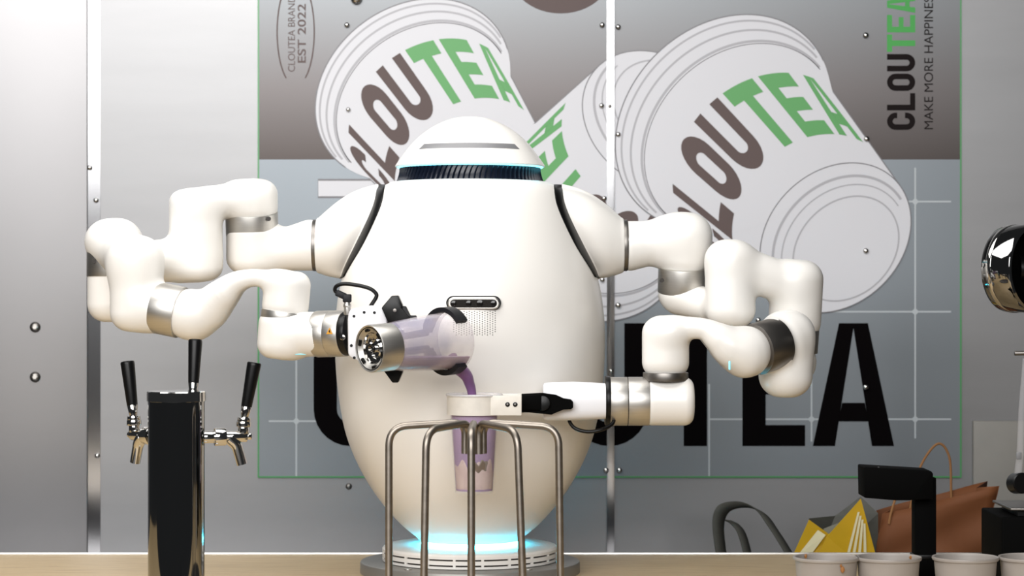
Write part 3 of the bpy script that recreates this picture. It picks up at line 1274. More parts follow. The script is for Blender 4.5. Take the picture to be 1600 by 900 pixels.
def loft_px(secs, n=28, power=3.2):
    """superellipse sections: (px, py, d, half height px, half depth m)"""
    V, Fc = [], []
    for (x, y, d, hh, hd) in secs:
        c = P(x, y, d)
        for k in range(n):
            a = 2 * math.pi * k / n
            ca, sa = math.cos(a), math.sin(a)
            V.append((c.x, c.y + math.copysign(abs(ca) ** (2 / power), ca) * hd, c.z + math.copysign(abs(sa) ** (2 / power), sa) * pxr(hh, d)))
    for i in range(len(secs) - 1):
        for k in range(n):
            k2 = (k + 1) % n
            Fc.append((i * n + k, i * n + k2, (i + 1) * n + k2, (i + 1) * n + k))
    Fc.append(tuple(range(n)))
    Fc.append(tuple((len(secs) - 1) * n + k for k in range(n)))
    return V, Fc


# right gripper: white housing, black knuckles, white cup loop
GD = 3.385
gh = mk('gripper_housing', loft_px([(849, 627, GD, 20, 0.018), (848.4, 627, GD, 25, 0.024), (850, 627, GD, 28, 0.027), (856, 627, GD, 29.5, 0.030),
                                    (895, 626.5, GD, 30, 0.034), (925, 626.5, GD, 29, 0.034), (945.5, 626.5, GD, 27.5, 0.033)]), 'white_flat', rob, sharp=45)
CD = 3.335     # distance of the held cup
mk('finger_knuckle', prism([(815, 616), (848, 614.5), (869, 617.5), (881, 623), (892, 624.5), (895.5, 628), (895.5, 637), (892, 639.5), (881, 640), (867, 645.5), (862, 648), (815, 643.5)], CD + 0.002, CD + 0.020, 0.0005), 'black_matt', rob, sharp=20)
mk('finger_pin', cyl(P(848, 630, CD + 0.003), P(848, 630, CD - 0.003), 0.011, 0.0012, 24), 'black', rob)
mk('finger_link', prism([(815, 618), (846, 616.5), (846, 641), (815, 640)], CD - 0.004, CD + 0.01, 0.001), 'black_matt', rob)
CUPX = 741.0
cc = P(CUPX, 632, CD)
loop = []
lo_ = pxr(41.5, CD)
hz = pxr(15.5, CD)
n = 48
V, Fc = [], []
for k in range(n + 1):
    a = math.radians(25) + math.radians(310) * k / n
    for (r, z) in ((lo_ - 0.0018, -hz), (lo_ + 0.0012, -hz), (lo_ + 0.0012, hz), (lo_ - 0.0018, hz)):
        V.append((cc.x + r * math.cos(a), cc.y + r * math.sin(a), cc.z + z))
for k in range(n):
    for i in range(4):
        j = (i + 1) % 4
        Fc.append((k * 4 + i, k * 4 + j, k * 4 + 4 + j, k * 4 + 4 + i))
Fc += [(0, 1, 2, 3), tuple(n * 4 + i for i in range(4))]
lp = mk('cup_loop', (V, Fc), 'dirty_white', rob, sharp=30)
for s in (-1,):
    yb = cc.y - math.sin(math.radians(50)) * lo_
    fa = P(768, 632, CD)
    mk('loop_arm', box(cc.x + lo_ * 0.62, P(815, 632, RD + yb).x, yb - 0.0022, yb + 0.003, cc.z - hz, cc.z + hz, 0.0008), 'dirty_white', rob)
    for px in (793, 805):
        c = P(px, 632, RD + yb - 0.0022)
        hcol = mk('loop_screw', cyl(c, c + Vector((0, -0.0008, 0)), 0.0034, 0.0002, 20), 'black', lp)
        mk('loop_screw', cyl(c + Vector((0, -0.0006, 0)), c + Vector((0, -0.0014, 0)), 0.0014, 0.0002, 12), 'alu_dark', lp)
mk('loop_arm', box(cc.x + lo_ * 0.62, P(818, 632, CD).x, cc.y + 0.024, cc.y + 0.029, cc.z - hz, cc.z + hz, 0.0008), 'dirty_white', rob)
mk('finger_knuckle', box(P(815, 0, CD).x, P(870, 0, CD).x, cc.y + 0.022, cc.y + 0.031, cc.z - hz * 0.9, cc.z + hz * 0.9, 0.001), 'black', rob)
mk('gripper_cable', tube(catmull([P(889, 652, 3.385), P(891, 661, 3.38), P(900, 670, 3.375), P(918, 674.5, 3.372), P(938, 672, 3.372), P(955, 664, 3.38), P(960, 655, 3.39)], 8), 0.0028), 'black', rob)

# left gripper: collar, flange, white housing, black fingers
TA, TB = (496, 522, 3.384), (541, 521, 3.366)


def tl(t):
    return tuple(TA[i] + (TB[i] - TA[i]) * t for i in range(3))


ring(tl(0), tl(0.5), 36.3)
seamline(tl(0.48), tl(0.52), 35.8)
cr_ = ring(tl(0.5), tl(1.0), 36.3)
mk('gripper_flange', cyl(P(*tl(0.98)), P(*tl(1.22)), pxr(35, 3.36), 0.001, 48), 'black', rob)
c = P(536, 527, 3.330)
mk('flange_screw', cyl(c, c + Vector((-0.001, -0.003, 0)), 0.0042, 0.0008, 20), 'chrome', rob)
wv = [P(510, 522, 3.3405), P(520, 522, 3.3372), P(515.2, 511.5, 3.339)]
ofs = Vector((-0.0002, -0.0016, 0))
mk_flat('warning_sign', ([tuple(p + ofs) for p in wv], [(0, 1, 2)]), 'amber', rob, label='amber warning triangle sticker')
mk_flat('warning_bolt', ([tuple(p + ofs * 1.3) for p in (P(515.6, 514.5, 3.339), P(513.8, 518.2, 3.3395), P(516.6, 520.6, 3.3385))], [(0, 1, 2)]), 'black', rob)
HY = 3.325
gl = mk('gripper_housing', prism([(545, 486), (550, 482), (575, 477.5), (592, 478), (600, 482), (605, 492), (606, 560), (600, 569), (585, 574), (566, 568), (546, 558), (543.5, 552), (543, 500)], HY - 0.028, HY + 0.026, 0.004), 'white_flat', rob, sharp=40)
for (x, y) in ((553, 494), (569, 488), (585, 488.5), (553.5, 559), (549, 540)):
    c = P(x, y, HY - 0.028)
    mk('screw_hole', cyl(c + Vector((0, 0.001, 0)), c + Vector((0, -0.0004, 0)), 0.0021, 0, 14), 'black', gl)
# connector and cable
mk('cable_connector', join(cyl(P(542.5, 492, 3.34), P(542.5, 472, 3.34), pxr(5.2, 3.34), 0.0006, 24), cyl(P(542.5, 480, 3.34), P(542.5, 475, 3.34), pxr(6.4, 3.34), 0.0006, 24)), 'alu', rob)
mk('cable_plug', join(rbox(P(542.5, 466, 3.34), (0.0125, 0.012, 0.012), 0.002), rbox(P(533, 460.5, 3.34), (0.016, 0.0105, 0.0095), 0.002, Matrix.Rotation(math.radians(25), 3, 'Y'))), 'black_soft', rob)
mk('gripper_cable', tube(catmull([P(529, 459.5, 3.34), P(523.5, 454, 3.34), P(526, 447, 3.338), P(538, 443.5, 3.335), P(560, 446, 3.332), P(578, 451, 3.33), P(587, 458, 3.33), P(588, 464, 3.33), P(582, 474, 3.33), P(577, 482, 3.33)], 8), 0.0029), 'black', rob)
# jar axis
JB, JM = P(577, 545, 3.205), P(712, 531.5, 3.305)
JX = (JM - JB).normalized()
JL = (JM - JB).length
jf = frame_from(JB, JM)
side = JX.cross(Vector((0, 0, 1))).normalized()      # horizontal, perpendicular to the jar
if side.y > 0:
    side = -side                                     # towards the camera
upj = side.cross(JX).normalized()
if upj.z < 0:
    upj = -upj


def jp(s, ang, r):
    """point around the jar: s metres along the axis, angle 0 = up, 90 = towards the camera"""
    a = math.radians(ang)
    return JB + JX * s + upj * (r * math.cos(a)) + side * (r * math.sin(a))


jr = lambda s: 0.0308 + (0.0422 - 0.0308) * max(0.0, min(1.0, (s - 0.03) / (JL - 0.03))) ** 0.55


def pad(a0, a1, s0, w, t, n=22):
    V, Fc = [], []
    for k in range(n + 1):
        a = a0 + (a1 - a0) * k / n
        ww = w * (1 if 0.06 < k / n else 0.8)
        for (ds, r) in ((-ww / 2, jr(s0) + 0.0008), (ww / 2, jr(s0) + 0.0008), (ww / 2, jr(s0) + t), (-ww / 2, jr(s0) + t)):
            V.append(tuple(jp(s0 + ds, a, r)))
    for k in range(n):
        for i in range(4):
            j = (i + 1) % 4
            Fc.append((k * 4 + i, k * 4 + j, k * 4 + 4 + j, k * 4 + 4 + i))
    Fc += [(0, 1, 2, 3), tuple(n * 4 + i for i in range(4))]
    return V, Fc


mk('finger_pad', pad(-75, 52, 0.139, 0.017, 0.0075), 'black_soft', rob, sharp=40)
mk('finger_pad', pad(255, 138, 0.139, 0.017, 0.0075), 'black_soft', rob, sharp=40)
# finger blocks joining housing and pads
mk('finger_block', prism([(596, 481), (612, 462), (622, 461.5), (629, 477), (627, 481), (640, 494), (640, 502), (606, 504)], 3.290, 3.318, 0.0012), 'black', rob, sharp=30)
mk('finger_block', prism([(628, 478), (634, 478.5), (641, 493), (650, 493), (652, 500), (628, 500)], 3.296, 3.314, 0.001), 'black_soft', rob, sharp=30)
c = P(617, 485, 3.290)
mk('finger_screw', cyl(c + Vector((0, 0.001, 0)), c + Vector((0, -0.0015, 0)), 0.0028, 0.0005, 16), 'alu_dark', rob)
mk('finger_block', prism([(597, 576), (629, 578), (629, 582), (622, 598), (613, 598)], 3.275, 3.305, 0.0012), 'black', rob, sharp=30)
mk('finger_bar', tube([P(608, 500, 3.318), jp(0.10, -80, jr(0.1) + 0.012), jp(0.139, -75, jr(0.139) + 0.005)], 0.0055, 10), 'black', rob)
mk('finger_bar', tube([P(612, 575, 3.312), jp(0.10, 255, jr(0.1) + 0.012), jp(0.139, 255, jr(0.139) + 0.005)], 0.0055, 10), 'black', rob)

# ------------------------------------------------------------------ pitcher in the left gripper
pit = empty('blender_jar', JB, 'frosted jar with steel base cap tipped sideways and pouring purple drink', 'jar')
prof_o = [(jr(s), s) for s in np.linspace(0.034, JL, 26)]
prof_i = [(r - 0.0016, s) for r, s in prof_o[::-1]]
mk('jar_wall', lathe(prof_o + [(prof_o[-1][0] - 0.0008, JL + 0.0008)] + prof_i, 72, jf), 'jar', pit, sharp=50)
cap = mk('base_cap', lathe([(0.0305, 0.001), (0.0325, 0.0), (0.0335, 0.002), (0.0335, 0.036), (0.0325, 0.0375), (0.0300, 0.0375), (0, 0.0375), (0, 0.0125),
                            (0.0215, 0.0125), (0.0225, 0.006), (0.0275, 0.002), (0.029, 0.001)], 64, jf), 'alu', pit, sharp=30)
mk('coupling_dish', lathe([(0.0222, 0.0062), (0.0200, 0.0115), (0.0165, 0.0120), (0.0130, 0.0085), (0.0118, 0.0085), (0.0105, 0.0118), (0, 0.0118)], 48, jf), 'chrome', cap)
mk('coupling_gear', lathe([(0.0072 if k % 2 else 0.0052, 0.002) for k in range(2)] + [(0.0052, 0.0118), (0, 0.0118), (0, 0.003)], 16, jf), 'chrome', cap)
for k in range(6):
    a = math.pi / 3 * k + 0.3
    m_ = jf @ Matrix.Rotation(a, 4, 'Z')
    mk('base_notch', xf(rbox((0.0262, 0, 0.0032), (0.0042, 0.009, 0.004), 0.0005), m_), 'black', cap)
# drink inside the jar, levelled horizontally
Bn, Xn = np.array(JB), np.array(JX)


def liquid(p):
    q = p - Bn
    s = q @ Xn
    rad = np.sqrt(np.maximum((q * q).sum(-1) - s * s, 0))
    rr = 0.0308 + (0.0422 - 0.0308) * np.clip((s - 0.03) / (JL - 0.03), 0, 1) ** 0.55 - 0.0022
    d = np.maximum(rad - rr, np.maximum(0.040 - s, s - (JL - 0.0005)))
    return np.maximum(d, p[:, 2] - (JM.z - 0.0225))


lo = [min(JB.x, JM.x) - 0.06, min(JB.y, JM.y) - 0.06, JB.z - 0.06]
hi = [max(JB.x, JM.x) + 0.06, max(JB.y, JM.y) + 0.06, JB.z + 0.06]
mk('drink', nets(liquid, lo, hi, 0.0022, 1), 'purple', pit, sharp=45)
lipP = jp(JL - 0.001, 178, jr(JL) - 0.003)
st = [lipP + Vector((-0.010, -0.006, 0.010)), lipP + Vector((0.0, 0.002, 0.001)), P(728, 586, 3.318), P(733, 598, 3.326), P(737, 612, 3.331), P(739, 636, 3.333), P(740, 652, 3.334)]
sm = catmull(st, 6)
rs = [0.0135 + (0.0046 - 0.0135) * (k / (len(sm) - 1)) ** 0.6 for k in range(len(sm))]
mk('pouring_stream', tube(sm, rs, 16), 'purple', pit)

# ------------------------------------------------------------------ plastic cup held by the right gripper
cz = lambda py: ZC + (450 - py) / F * CD
kx = CD / F
cx = P(CUPX, 0, CD).x
cup = empty('drink_cup', (cx, CD - RD, cz(770)), 'clear plastic cup half full of purple drink with pulp', 'cup')
cm_ = Matrix.Translation((cx, CD - RD, 0))
cupr = lambda py: (30.2 + (39.8 - 30.2) * (770 - py) / (770 - 616)) * kx
mk('cup_wall', lathe([(0, cz(770)), (cupr(770) - 0.001, cz(770)), (cupr(769), cz(769)), (cupr(618), cz(618)), (cupr(618) - 0.0008, cz(618)), (cupr(620) - 0.0008, cz(620)), (cupr(767) - 0.0008, cz(767)), (0, cz(767))], 72, cm_), 'glass_clear', cup, sharp=40)
mk('rim', lathe([(40.2 * kx, cz(617.5)), (43.8 * kx, cz(619)), (45 * kx, cz(617.8)), (45 * kx, cz(616)), (43.8 * kx, cz(614.8)), (40.8 * kx, cz(615.2))], 72, cm_, True), 'rim_clear', cup, sharp=60)
dr = mk('drink', lathe([(0, cz(766)), (cupr(766) - 0.0018, cz(766)), (cupr(738) - 0.0018, cz(738)), (cupr(700) - 0.0018, cz(700)), (cupr(648) - 0.0018, cz(648)), (0, cz(648))], 64, cm_), 'drink', cup, sharp=40)
rnd = random.Random(7)


def blob(c, rx, ry, rz, seed, amp=0.25):
    bm = bmesh.new()
    bmesh.ops.create_icosphere(bm, subdivisions=3, radius=1)
    rr = random.Random(seed)
    ph = [(rr.uniform(2, 6), rr.uniform(2, 6), rr.uniform(2, 6), rr.uniform(0, 6)) for _ in range(4)]
    for v in bm.verts:
        d = 1 + amp * sum(math.sin(v.co.x * a + v.co.y * b + v.co.z * e + f) for a, b, e, f in ph) / 3
        v.co = Vector((v.co.x * rx * d, v.co.y * ry * d, v.co.z * rz * d)) + Vector(c)
    bm.verts.index_update()
    V = [tuple(v.co) for v in bm.verts]
    Fc = [tuple(v.index for v in f.verts) for f in bm.faces]
    bm.free()
    return V, Fc


def shell_patch(pyf, a0, a1, out, seed, n=28, m=14):
    """lumpy patch of pulp lying against the inside of the cup; pyf(t) gives its top row"""
    rr = random.Random(seed)
    V, Fc = [], []
    for i in range(n + 1):
        t = i / n
        a = math.radians(a0 + (a1 - a0) * t)
        top, bot = pyf(t)
        for j in range(m + 1):
            py = top + (bot - top) * j / m
            edge = min(1, 4 * t, 4 * (1 - t), 5 * j / m + 0.0, 5 * (1 - j / m) + 0.0)
            r = cupr(py) - 0.0018 + out * edge - (0.0008 if edge == 0 else 0)
            V.append((cx + r * math.cos(a), CD - RD + r * math.sin(a), cz(py)))
    for i in range(n):
        for j in range(m):
            q = i * (m + 1) + j
            Fc.append((q, q + m + 1, q + m + 2, q + 1))
    return V, Fc


w1 = lambda t: 735 - 9 * math.sin(3.2 * t * math.pi) - 7 * math.sin(7.3 * t * math.pi + 1) - 16 * math.sin(math.pi * t)
mk('pulp', shell_patch(lambda t: (w1(t), 765.5), 190, 350, 0.0007, 3), 'tapioca', dr)
mk('pulp', shell_patch(lambda t: (719 - 3 * math.sin(11 * t) - 2 * math.sin(23 * t), 732 + 5 * math.sin(math.pi * t) + 2 * math.sin(17 * t)), 252, 318, 0.0011, 5), 'ochre', dr)

# ------------------------------------------------------------------ dispenser of bent steel tubes in front of the robot
DD = 3.10
dcx = P(741, 0, DD)
disp = empty('tube_dispenser', (dcx.x, DD - RD, CT), 'five bent stainless steel tubes rising from a round foot to one centre', 'dispenser')
mk('dispenser_foot', lathe([(0, CT), (0.150, CT), (0.153, CT + 0.003), (0.153, CT + 0.012), (0.150, CT + 0.015), (0, CT + 0.015)], 72, Matrix.Translation((dcx.x, DD - RD, 0))), 'alu_dark', disp, sharp=30)
ztop = ZC - 0.1815
for (ang, R_, splay) in ((-80, 0.1155, 0.000), (-33, 0.112, -0.004), (-1, 0.112, 0.0), (31, 0.112, 0.009), (78, 0.1155, 0.003)):
    a = math.radians(ang)
    dv = Vector((math.sin(a), -math.cos(a), 0))
    c0 = Vector((dcx.x, DD - RD, 0))
    foot = c0 + dv * R_ + Vector((splay, 0, CT + 0.012))
    shoulder_ = c0 + dv * R_ + Vector((0, 0, ztop - 0.004))
    inner = c0 + dv * 0.0125 + Vector((0, 0, ztop + 0.001))
    tip = c0 + dv * 0.0125 + Vector((0, 0, ztop - 0.041))
    path = round_path([foot, shoulder_, inner, tip], [0.026, 0.017], 10)
    tb = mk('steel_tube', tube(path, 0.0050, 16), 'steel', disp, sharp=50)

# ------------------------------------------------------------------ tap tower
TD = 3.10
tk = TD / F
tc = P(275.5, 0, TD)
tw = empty('tap_tower', (tc.x, TD - RD, CT), 'mirror-polished tap column with three black-handled taps', 'tap tower')
tm = Matrix.Translation((tc.x, TD - RD, 0))
tz = lambda py: ZC + (450 - py) * tk
mk('column', lathe([(0.0, CT), (0.058, CT), (0.058, CT + 0.006), (44 * tk, CT + 0.008), (44 * tk, tz(626)), (0, tz(626))], 96, tm), 'chrome_dark', tw, sharp=30)
mk('column_lid', lathe([(44.2 * tk, tz(627)), (45.6 * tk, tz(626.5)), (45.6 * tk, tz(612.5)), (44.5 * tk, tz(611)), (0, tz(610.5)), (0, tz(627))], 96, tm), 'chrome', tw, sharp=30)


def tap(azd, row):
    m_ = Matrix.Translation((tc.x, TD - RD, tz(row))) @ Matrix.Rotation(math.radians(azd), 4, 'Z')
    X = lambda r, z: Vector((r * tk, 0, z * tk))
    g = lambda geo: xf(geo, m_)
    body = mk('faucet', g(join(cyl(X(40, 0), X(62, 0), 9.5 * tk, 0.0005, 32), cyl(X(60, 0), X(78, 0), 14 * tk, 0.001, 32), cyl(X(76, 0), X(112, 0), 9 * tk, 0.002, 32),
                               cyl(X(110, 0), X(119, 0), 5.5 * tk, 0.0012, 24))), 'chrome', tw, sharp=35)
    sp = round_path([X(84, -2), X(95, -12), X(104, -44)], 0.012, 8)
    mk('spout', g(tube(sp, [(10.5 - 2.2 * k / (len(sp) - 1)) * tk for k in range(len(sp))], 20)), 'chrome', body)
    mk('bonnet', g(join(cyl(X(106, 4), X(106.5, 17), 8.5 * tk, 0.0006, 24), cyl(X(106.5, 15), X(107, 24), 11.5 * tk, 0.001, 24), cyl(X(107, 23), X(107.5, 30), 10.5 * tk, 0.001, 24))), 'chrome', body)
    mk('ferrule', g(cyl(X(108, 29), X(111, 47), 6.0 * tk, 0.0005, 24, r2=8.6 * tk)), 'chrome', body)
    hd_ = lathe([(0, 0), (8.3 * tk, 0), (8.6 * tk, 0.001), (11.2 * tk, 66 * tk), (11.3 * tk, 69 * tk), (10.3 * tk, 71 * tk), (0, 71.2 * tk)], 32, frame_from(X(111, 46.5), X(124, 117)))
    mk('tap_handle', g(hd_), 'black', tw, sharp=30)


for az, row in ((18, 684), (84, 650), (137, 684)):
    tap(az, row)

# ------------------------------------------------------------------ small cups at the right front
CUPD = 3.2
ck = CUPD / F


def pot(px, label):
    c = P(px, 0, CUPD)
    zr = ZC - (869.5 - 450) * ck
    e = empty('paper_cup', (c.x, CUPD - RD, CT), label, 'cup', 'white cups lined up on the counter')
    m_ = Matrix.Translation((c.x, CUPD - RD, 0))
    rb, rt = 0.0378, 0.0432
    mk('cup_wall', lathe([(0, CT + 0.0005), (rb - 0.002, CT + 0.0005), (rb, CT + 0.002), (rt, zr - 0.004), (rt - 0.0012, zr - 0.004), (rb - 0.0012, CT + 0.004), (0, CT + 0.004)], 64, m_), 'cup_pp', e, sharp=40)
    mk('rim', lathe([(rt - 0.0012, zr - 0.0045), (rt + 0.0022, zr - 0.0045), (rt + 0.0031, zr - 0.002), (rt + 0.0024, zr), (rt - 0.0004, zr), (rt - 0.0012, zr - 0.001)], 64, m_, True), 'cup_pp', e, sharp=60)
    return e, c, zr, rt, rb


e1, c1, zr, rt, rb = pot(1291, 'white cup with brown drips, farthest from the black box')
for (x, y, w, h, a) in ((1316.5, 890, 3, 5, -0.5), (1314, 884, 1.6, 2.4, 0.3)):
    q = P(x, y, CUPD - 0.0425)
    mk('drip', blob((q.x, q.y - 0.0002, q.z), w * ck, 0.0012, h * ck, int(x)), 'stain', e1)
q = P(1259, 869, CUPD + 0.026)
mk('drip', blob((q.x, q.y, q.z), 0.002, 0.001, 0.003, 5), 'stain', e1)
e2, *_ = pot(1388, 'white cup between the dripped cup and the black stand')
q = P(1423, 871, CUPD + 0.022)
mk('drip', blob((q.x, q.y, q.z), 0.002, 0.001, 0.0025, 6), 'stain', e2)
pot(1508.5, 'white cup between the black stand and the black box')
pot(1612, 'white cup standing in front of the black box')

# black angled stand
SD = 3.31
stn = empty('scanner_stand', P(1444, 0, SD).xy.to_3d() + Vector((0, 0, CT)), 'black inverted-L stand with a boxy overhanging head', 'stand')
mk('head', prism([(1350, 731), (1352, 730), (1455, 736), (1458, 740), (1458, 780), (1425, 781), (1423, 782), (1400, 782), (1351, 778)], SD - 0.04, SD + 0.02, 0.0012), 'black_matt', stn, sharp=30)
mk('post', box(P(1427, 0, SD).x, P(1460, 0, SD).x, SD - RD - 0.016, SD - RD + 0.016, CT + 0.012, P(0, 745, SD).z, 0.002), 'black_matt', stn)
mk('collar', rbox((P(1443.5, 0, SD).x, SD - RD, P(0, 868, SD).z), (0.034, 0.036, 0.006), 0.001), 'black', stn)
mk('foot', box(P(1415, 0, SD).x, P(1472, 0, SD).x, SD - RD - 0.03, SD - RD + 0.05, CT, CT + 0.012, 0.002), 'black_matt', stn)
for (x, y) in ((1357, 730.5), (1373, 729.5), (1394, 733), (1411, 733), (1441, 738)):
    c = P(x, y + 1, SD - 0.03)
    mk('stud', lathe([(0.0014, -0.001), (0.0014, 0.0004), (0, 0.0012)], 10, Matrix.Translation(c)), 'chrome', stn)

# drinks machine at the right edge: black box, post, chrome drum, clear tube with knob
BD = 3.40
mc = empty('drinks_machine', P(1640, 0, BD).xy.to_3d() + Vector((0, 0, CT)), 'black machine with a round chrome drum head at the frame edge', 'machine')
mk('machine_box', box(P(1561, 0, BD).x, P(1760, 0, BD).x, BD - RD - 0.02, BD - RD + 0.13, CT, P(0, 806, BD).z, 0.003), 'black_matt', mc)
mk('machine_lid', box(P(1577, 0, BD).x, P(1760, 0, BD).x, BD - RD - 0.01, BD - RD + 0.12, P(0, 797, BD).z, P(0, 793, BD).z, 0.001), 'alu_dark', mc)
mk('lid_spacer', box(P(1590, 0, BD).x, P(1750, 0, BD).x, BD - RD, BD - RD + 0.11, P(0, 806, BD).z, P(0, 797, BD).z, 0.0), 'black', mc)
mk('machine_post', box(P(1665, 0, BD).x, P(1720, 0, BD).x, BD - RD + 0.02, BD - RD + 0.075, P(0, 793, BD).z, P(0, 330, BD).z, 0.003), 'black_matt', mc)
da = P(1571, 420, 3.46)
db = da + Vector((0.066, -0.074, 0.0))
dm = frame_from(da, db)
drum = mk('drum_head', lathe([(0, 0), (0.060, 0), (0.064, 0.003), (0.0655, 0.008), (0.0655, 0.050), (0.064, 0.0535), (0.0605, 0.055), (0.058, 0.053), (0.056, 0.02), (0, 0.02)], 80, dm), 'chrome_dark', mc, sharp=30)
mk('drum_band', lathe([(0.0657, 0.012), (0.0662, 0.013), (0.0662, 0.020), (0.0657, 0.021)], 80, dm), 'chrome', drum)
mk('drum_lining', lathe([(0.0575, 0.052), (0.0555, 0.0205), (0, 0.0205)], 64, dm), 'black_matt', drum)
mk('drum_bracket', tube([da + Vector((0.02, 0.0, 0)), P(1690, 420, 3.46)], 0.02, 16), 'black', drum)
mk('spout_rod', cyl(P(1585, 552, BD), P(1680, 550, BD), 0.0035, 0.0008, 16), 'alu_dark', mc)
mk('clear_tube', tube([P(1601, 560, BD), P(1596, 640, BD), P(1594, 710, BD), P(1590, 745, BD)], [0.003, 0.0045, 0.0055, 0.0058], 16), 'glass_clear', mc)
mk('tube_clip', rbox(P(1592, 712, BD - 0.006), (0.0075, 0.003, 0.010), 0.0006), 'grey_slot', mc)
kn = P(1592, 755, BD)
mk('knob', lathe([(0, -0.012), (0.014, -0.012), (0.0155, -0.010), (0.0155, 0.010), (0.014, 0.012), (0, 0.012)], 40, frame_from(kn, kn + Vector((0.3, -1, 0.1)))), 'black', mc, sharp=30)
mk('knob_bracket', box(kn.x, P(1680, 0, BD).x, BD - RD + 0.008, BD - RD + 0.03, kn.z - 0.006, kn.z + 0.006, 0.001), 'black', mc)

# ------------------------------------------------------------------ bags on the ledge behind
GDp = 4.02


def sheet(pts_front, pts_back, name, m, parent, t=0.0012):
    """thin solid wall between two rows of points"""
    V, Fc = [], []
    n = len(pts_front)
    for p in pts_front + pts_back:
        V.append(tuple(p))
    for i in range(n - 1):
        Fc.append((i, i + 1, n + i + 1, n + i))
    o = mk(name, (V, Fc), m, parent, sharp=25)
    md = o.modifiers.new('thickness', 'SOLIDIFY')
    md.thickness = t
    return o


pb = empty('paper_bag', P(1470, 0, GDp).xy.to_3d() + Vector((0, 0, LZ)), 'brown paper carrier bag with twisted handles leaning behind the counter', 'bag')
tilt = math.radians(-14)


def bagp(u, v, w):
    """bag space: u along the width, v up, w depth"""
    k = GDp / F
    c = P(1450, 905, GDp)
    x = u * math.cos(tilt) - v * math.sin(tilt) * 0.35
    z = -u * math.sin(tilt) + v * math.cos(tilt)
    return Vector((c.x + x * k, c.y + w, c.z + z * k))


NU, NV = 12, 9
rr = random.Random(3)


def bag_face(w, sgn, bulge):
    V, Fc = [], []
    for j in range(NV + 1):
        for i in range(NU + 1):
            u = -92 + 184 * i / NU
            v = -4 + 134 * j / NV
            ph = math.sin(u * 0.05 + v * 0.03) * 0.006 + math.sin(v * 0.07 - u * 0.02) * 0.005
            V.append(tuple(bagp(u + (3 * math.sin(v * 0.06) if i in (0, NU) else 0), v, w + sgn * (bulge * math.sin(math.pi * i / NU) * (1 - 0.5 * j / NV) + ph))))
    for j in range(NV):
        for i in range(NU):
            q = j * (NU + 1) + i
            Fc.append((q, q + 1, q + NU + 2, q + NU + 1))
    return V, Fc


def solid(o, t=0.001):
    md = o.modifiers.new('thickness', 'SOLIDIFY')
    md.thickness = t
    return o


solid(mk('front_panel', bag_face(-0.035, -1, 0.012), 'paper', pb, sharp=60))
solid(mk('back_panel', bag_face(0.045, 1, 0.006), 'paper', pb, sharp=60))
for i_, u in enumerate((-92, 92)):
    V, Fc = [], []
    for j in range(NV + 1):
        v = -4 + 134 * j / NV
        for k, (w, fold) in enumerate(((-0.035, 0), (0.005, 1), (0.045, 0))):
            uu = u - math.copysign(1, u) * fold * (4 + 20 * j / NV) + (3 * math.sin(v * 0.06) if not fold else 0)
            ph = math.sin(u * 0.05 + v * 0.03) * 0.006 + math.sin(v * 0.07 - u * 0.02) * 0.005
            V.append(tuple(bagp(uu, v, w + (0 if fold else (ph if w > 0 else -ph)))))
    for j in range(NV):
        for k in range(2):
            q = j * 3 + k
            Fc.append((q, q + 1, q + 4, q + 3))
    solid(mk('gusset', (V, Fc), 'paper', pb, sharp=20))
for (w, u0, u1, hgt) in ((-0.036, -78, -16, 50), (0.046, -32, 34, 84)):
    pts = [bagp(u0, 112, w), bagp(u0 + 2, 130, w), bagp(u0 + 12, 130 + hgt * 0.65, w), bagp((u0 + u1) / 2 + 4, 130 + hgt, w), bagp(u1 - 8, 130 + hgt * 0.68, w), bagp(u1, 130, w), bagp(u1 + 2, 112, w)]
    mk('handle', tube(catmull(pts, 8), 0.0022, 8), 'twine', pb)

yb_ = empty('yellow_bag', P(1300, 0, 3.98).xy.to_3d() + Vector((0, 0, LZ)), 'crumpled yellow shopping bag with pale stripes and dark inside', 'bag')
YD = 3.98


def poly3(pts, name, m, parent, t=0.0012):
    V = [tuple(P(x, y, d)) for x, y, d in pts]
    o = mk(name, (V, [tuple(range(len(V)))]), m, parent, smooth=False)
    return solid(o, t)


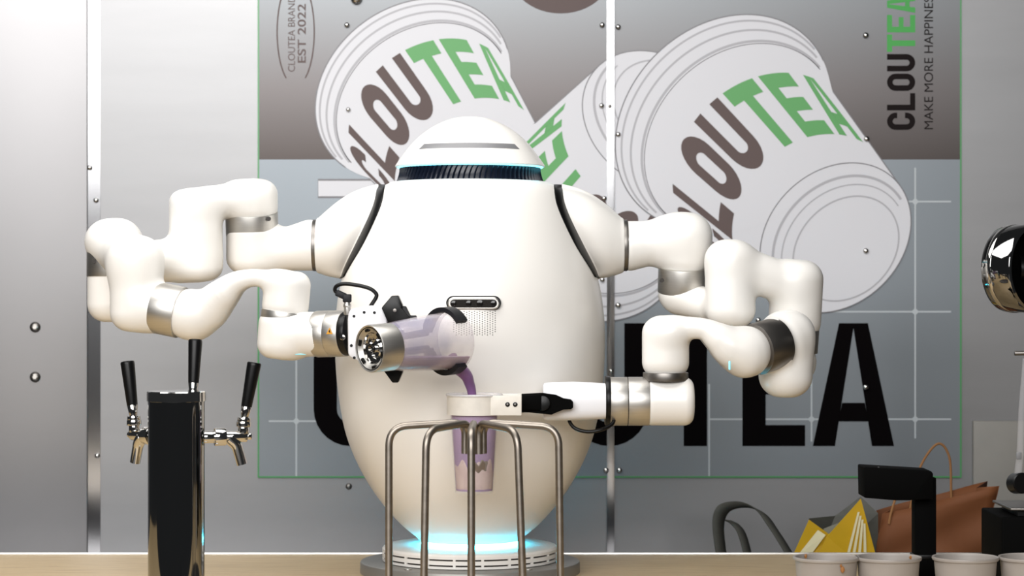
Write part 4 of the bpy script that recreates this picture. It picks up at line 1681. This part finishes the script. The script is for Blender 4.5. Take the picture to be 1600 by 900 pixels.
poly3([(1222, 905, 3.96), (1264, 812, 3.94), (1300, 838, 3.945), (1288, 905, 3.95)], 'side_panel', 'yellow', yb_)
poly3([(1258, 905, 3.935), (1292, 838, 3.93), (1345, 779, 3.915), (1368, 866, 3.93), (1372, 905, 3.94)], 'front_panel', 'yellow', yb_)
poly3([(1264, 810, 3.97), (1305, 806, 4.0), (1345, 776, 4.0), (1372, 802, 3.985), (1372, 905, 4.0), (1264, 905, 3.99)], 'back_panel', 'strap', yb_)
poly3([(1287, 826, 3.955), (1315, 815, 3.955), (1330, 800, 3.95), (1300, 905, 3.955), (1280, 905, 3.96)], 'lining', 'grey_film', yb_)
for (x0, x1) in ((1343, 1324), (1346, 1333), (1349, 1342), (1352, 1351)):
    xs = x0 - 3
    poly3([(xs, 800 + (x0 - 1343) * 2, 3.9165), (xs + 3.2, 800 + (x0 - 1343) * 2, 3.9165), (x1 + 3, 868, 3.928), (x1 - 1.5, 868, 3.928)], 'stripe', 'yellow_white', yb_, 0.0006)
poly3([(1246, 868, 3.945), (1266, 868, 3.945), (1290, 836, 3.940), (1278, 828, 3.940)], 'stripe', 'yellow_white', yb_, 0.0006)


def ribbon(pts, wv, name, m, parent):
    a = [p - wv / 2 for p in pts]
    b = [p + wv / 2 for p in pts]
    return sheet(a, b, name, m, parent, 0.002)


sb = empty('tote_bag', P(1190, 0, 4.1).xy.to_3d() + Vector((0, 0, LZ)), 'tote bag with a looped dark grey strap slumped beside the yellow bag', 'bag')
lp1 = catmull([P(1133, 905, 4.05), P(1124, 850, 4.05), P(1122, 815, 4.05), P(1130, 795, 4.05), P(1150, 788, 4.06), P(1172, 790, 4.07), P(1192, 802, 4.08), P(1208, 824, 4.08), P(1226, 852, 4.08), P(1242, 880, 4.08), P(1250, 905, 4.08)], 6)
ribbon(lp1, Vector((0.021, 0.018, -0.012)), 'strap', 'strap', sb)
lp2 = catmull([P(1136, 812, 4.09), P(1148, 818, 4.10), P(1158, 830, 4.10), P(1165, 850, 4.10), P(1172, 880, 4.10), P(1176, 905, 4.10)], 6)
ribbon(lp2, Vector((0.016, 0.018, -0.004)), 'strap', 'strap', sb)
V, Fc = [], []
n = 14
for j in range(4):
    for i in range(n + 1):
        x = 1140 + 110 * i / n
        d = 4.13 + 0.012 * math.sin(i * 1.3 + j)
        V.append(tuple(P(x, 872 + 10 * j + 5 * math.sin(i * 0.9), d)))
for j in range(3):
    for i in range(n):
        q = j * (n + 1) + i
        Fc.append((q, q + 1, q + n + 2, q + n + 1))
solid(mk('bag_body', (V, Fc), 'grey_film', sb))
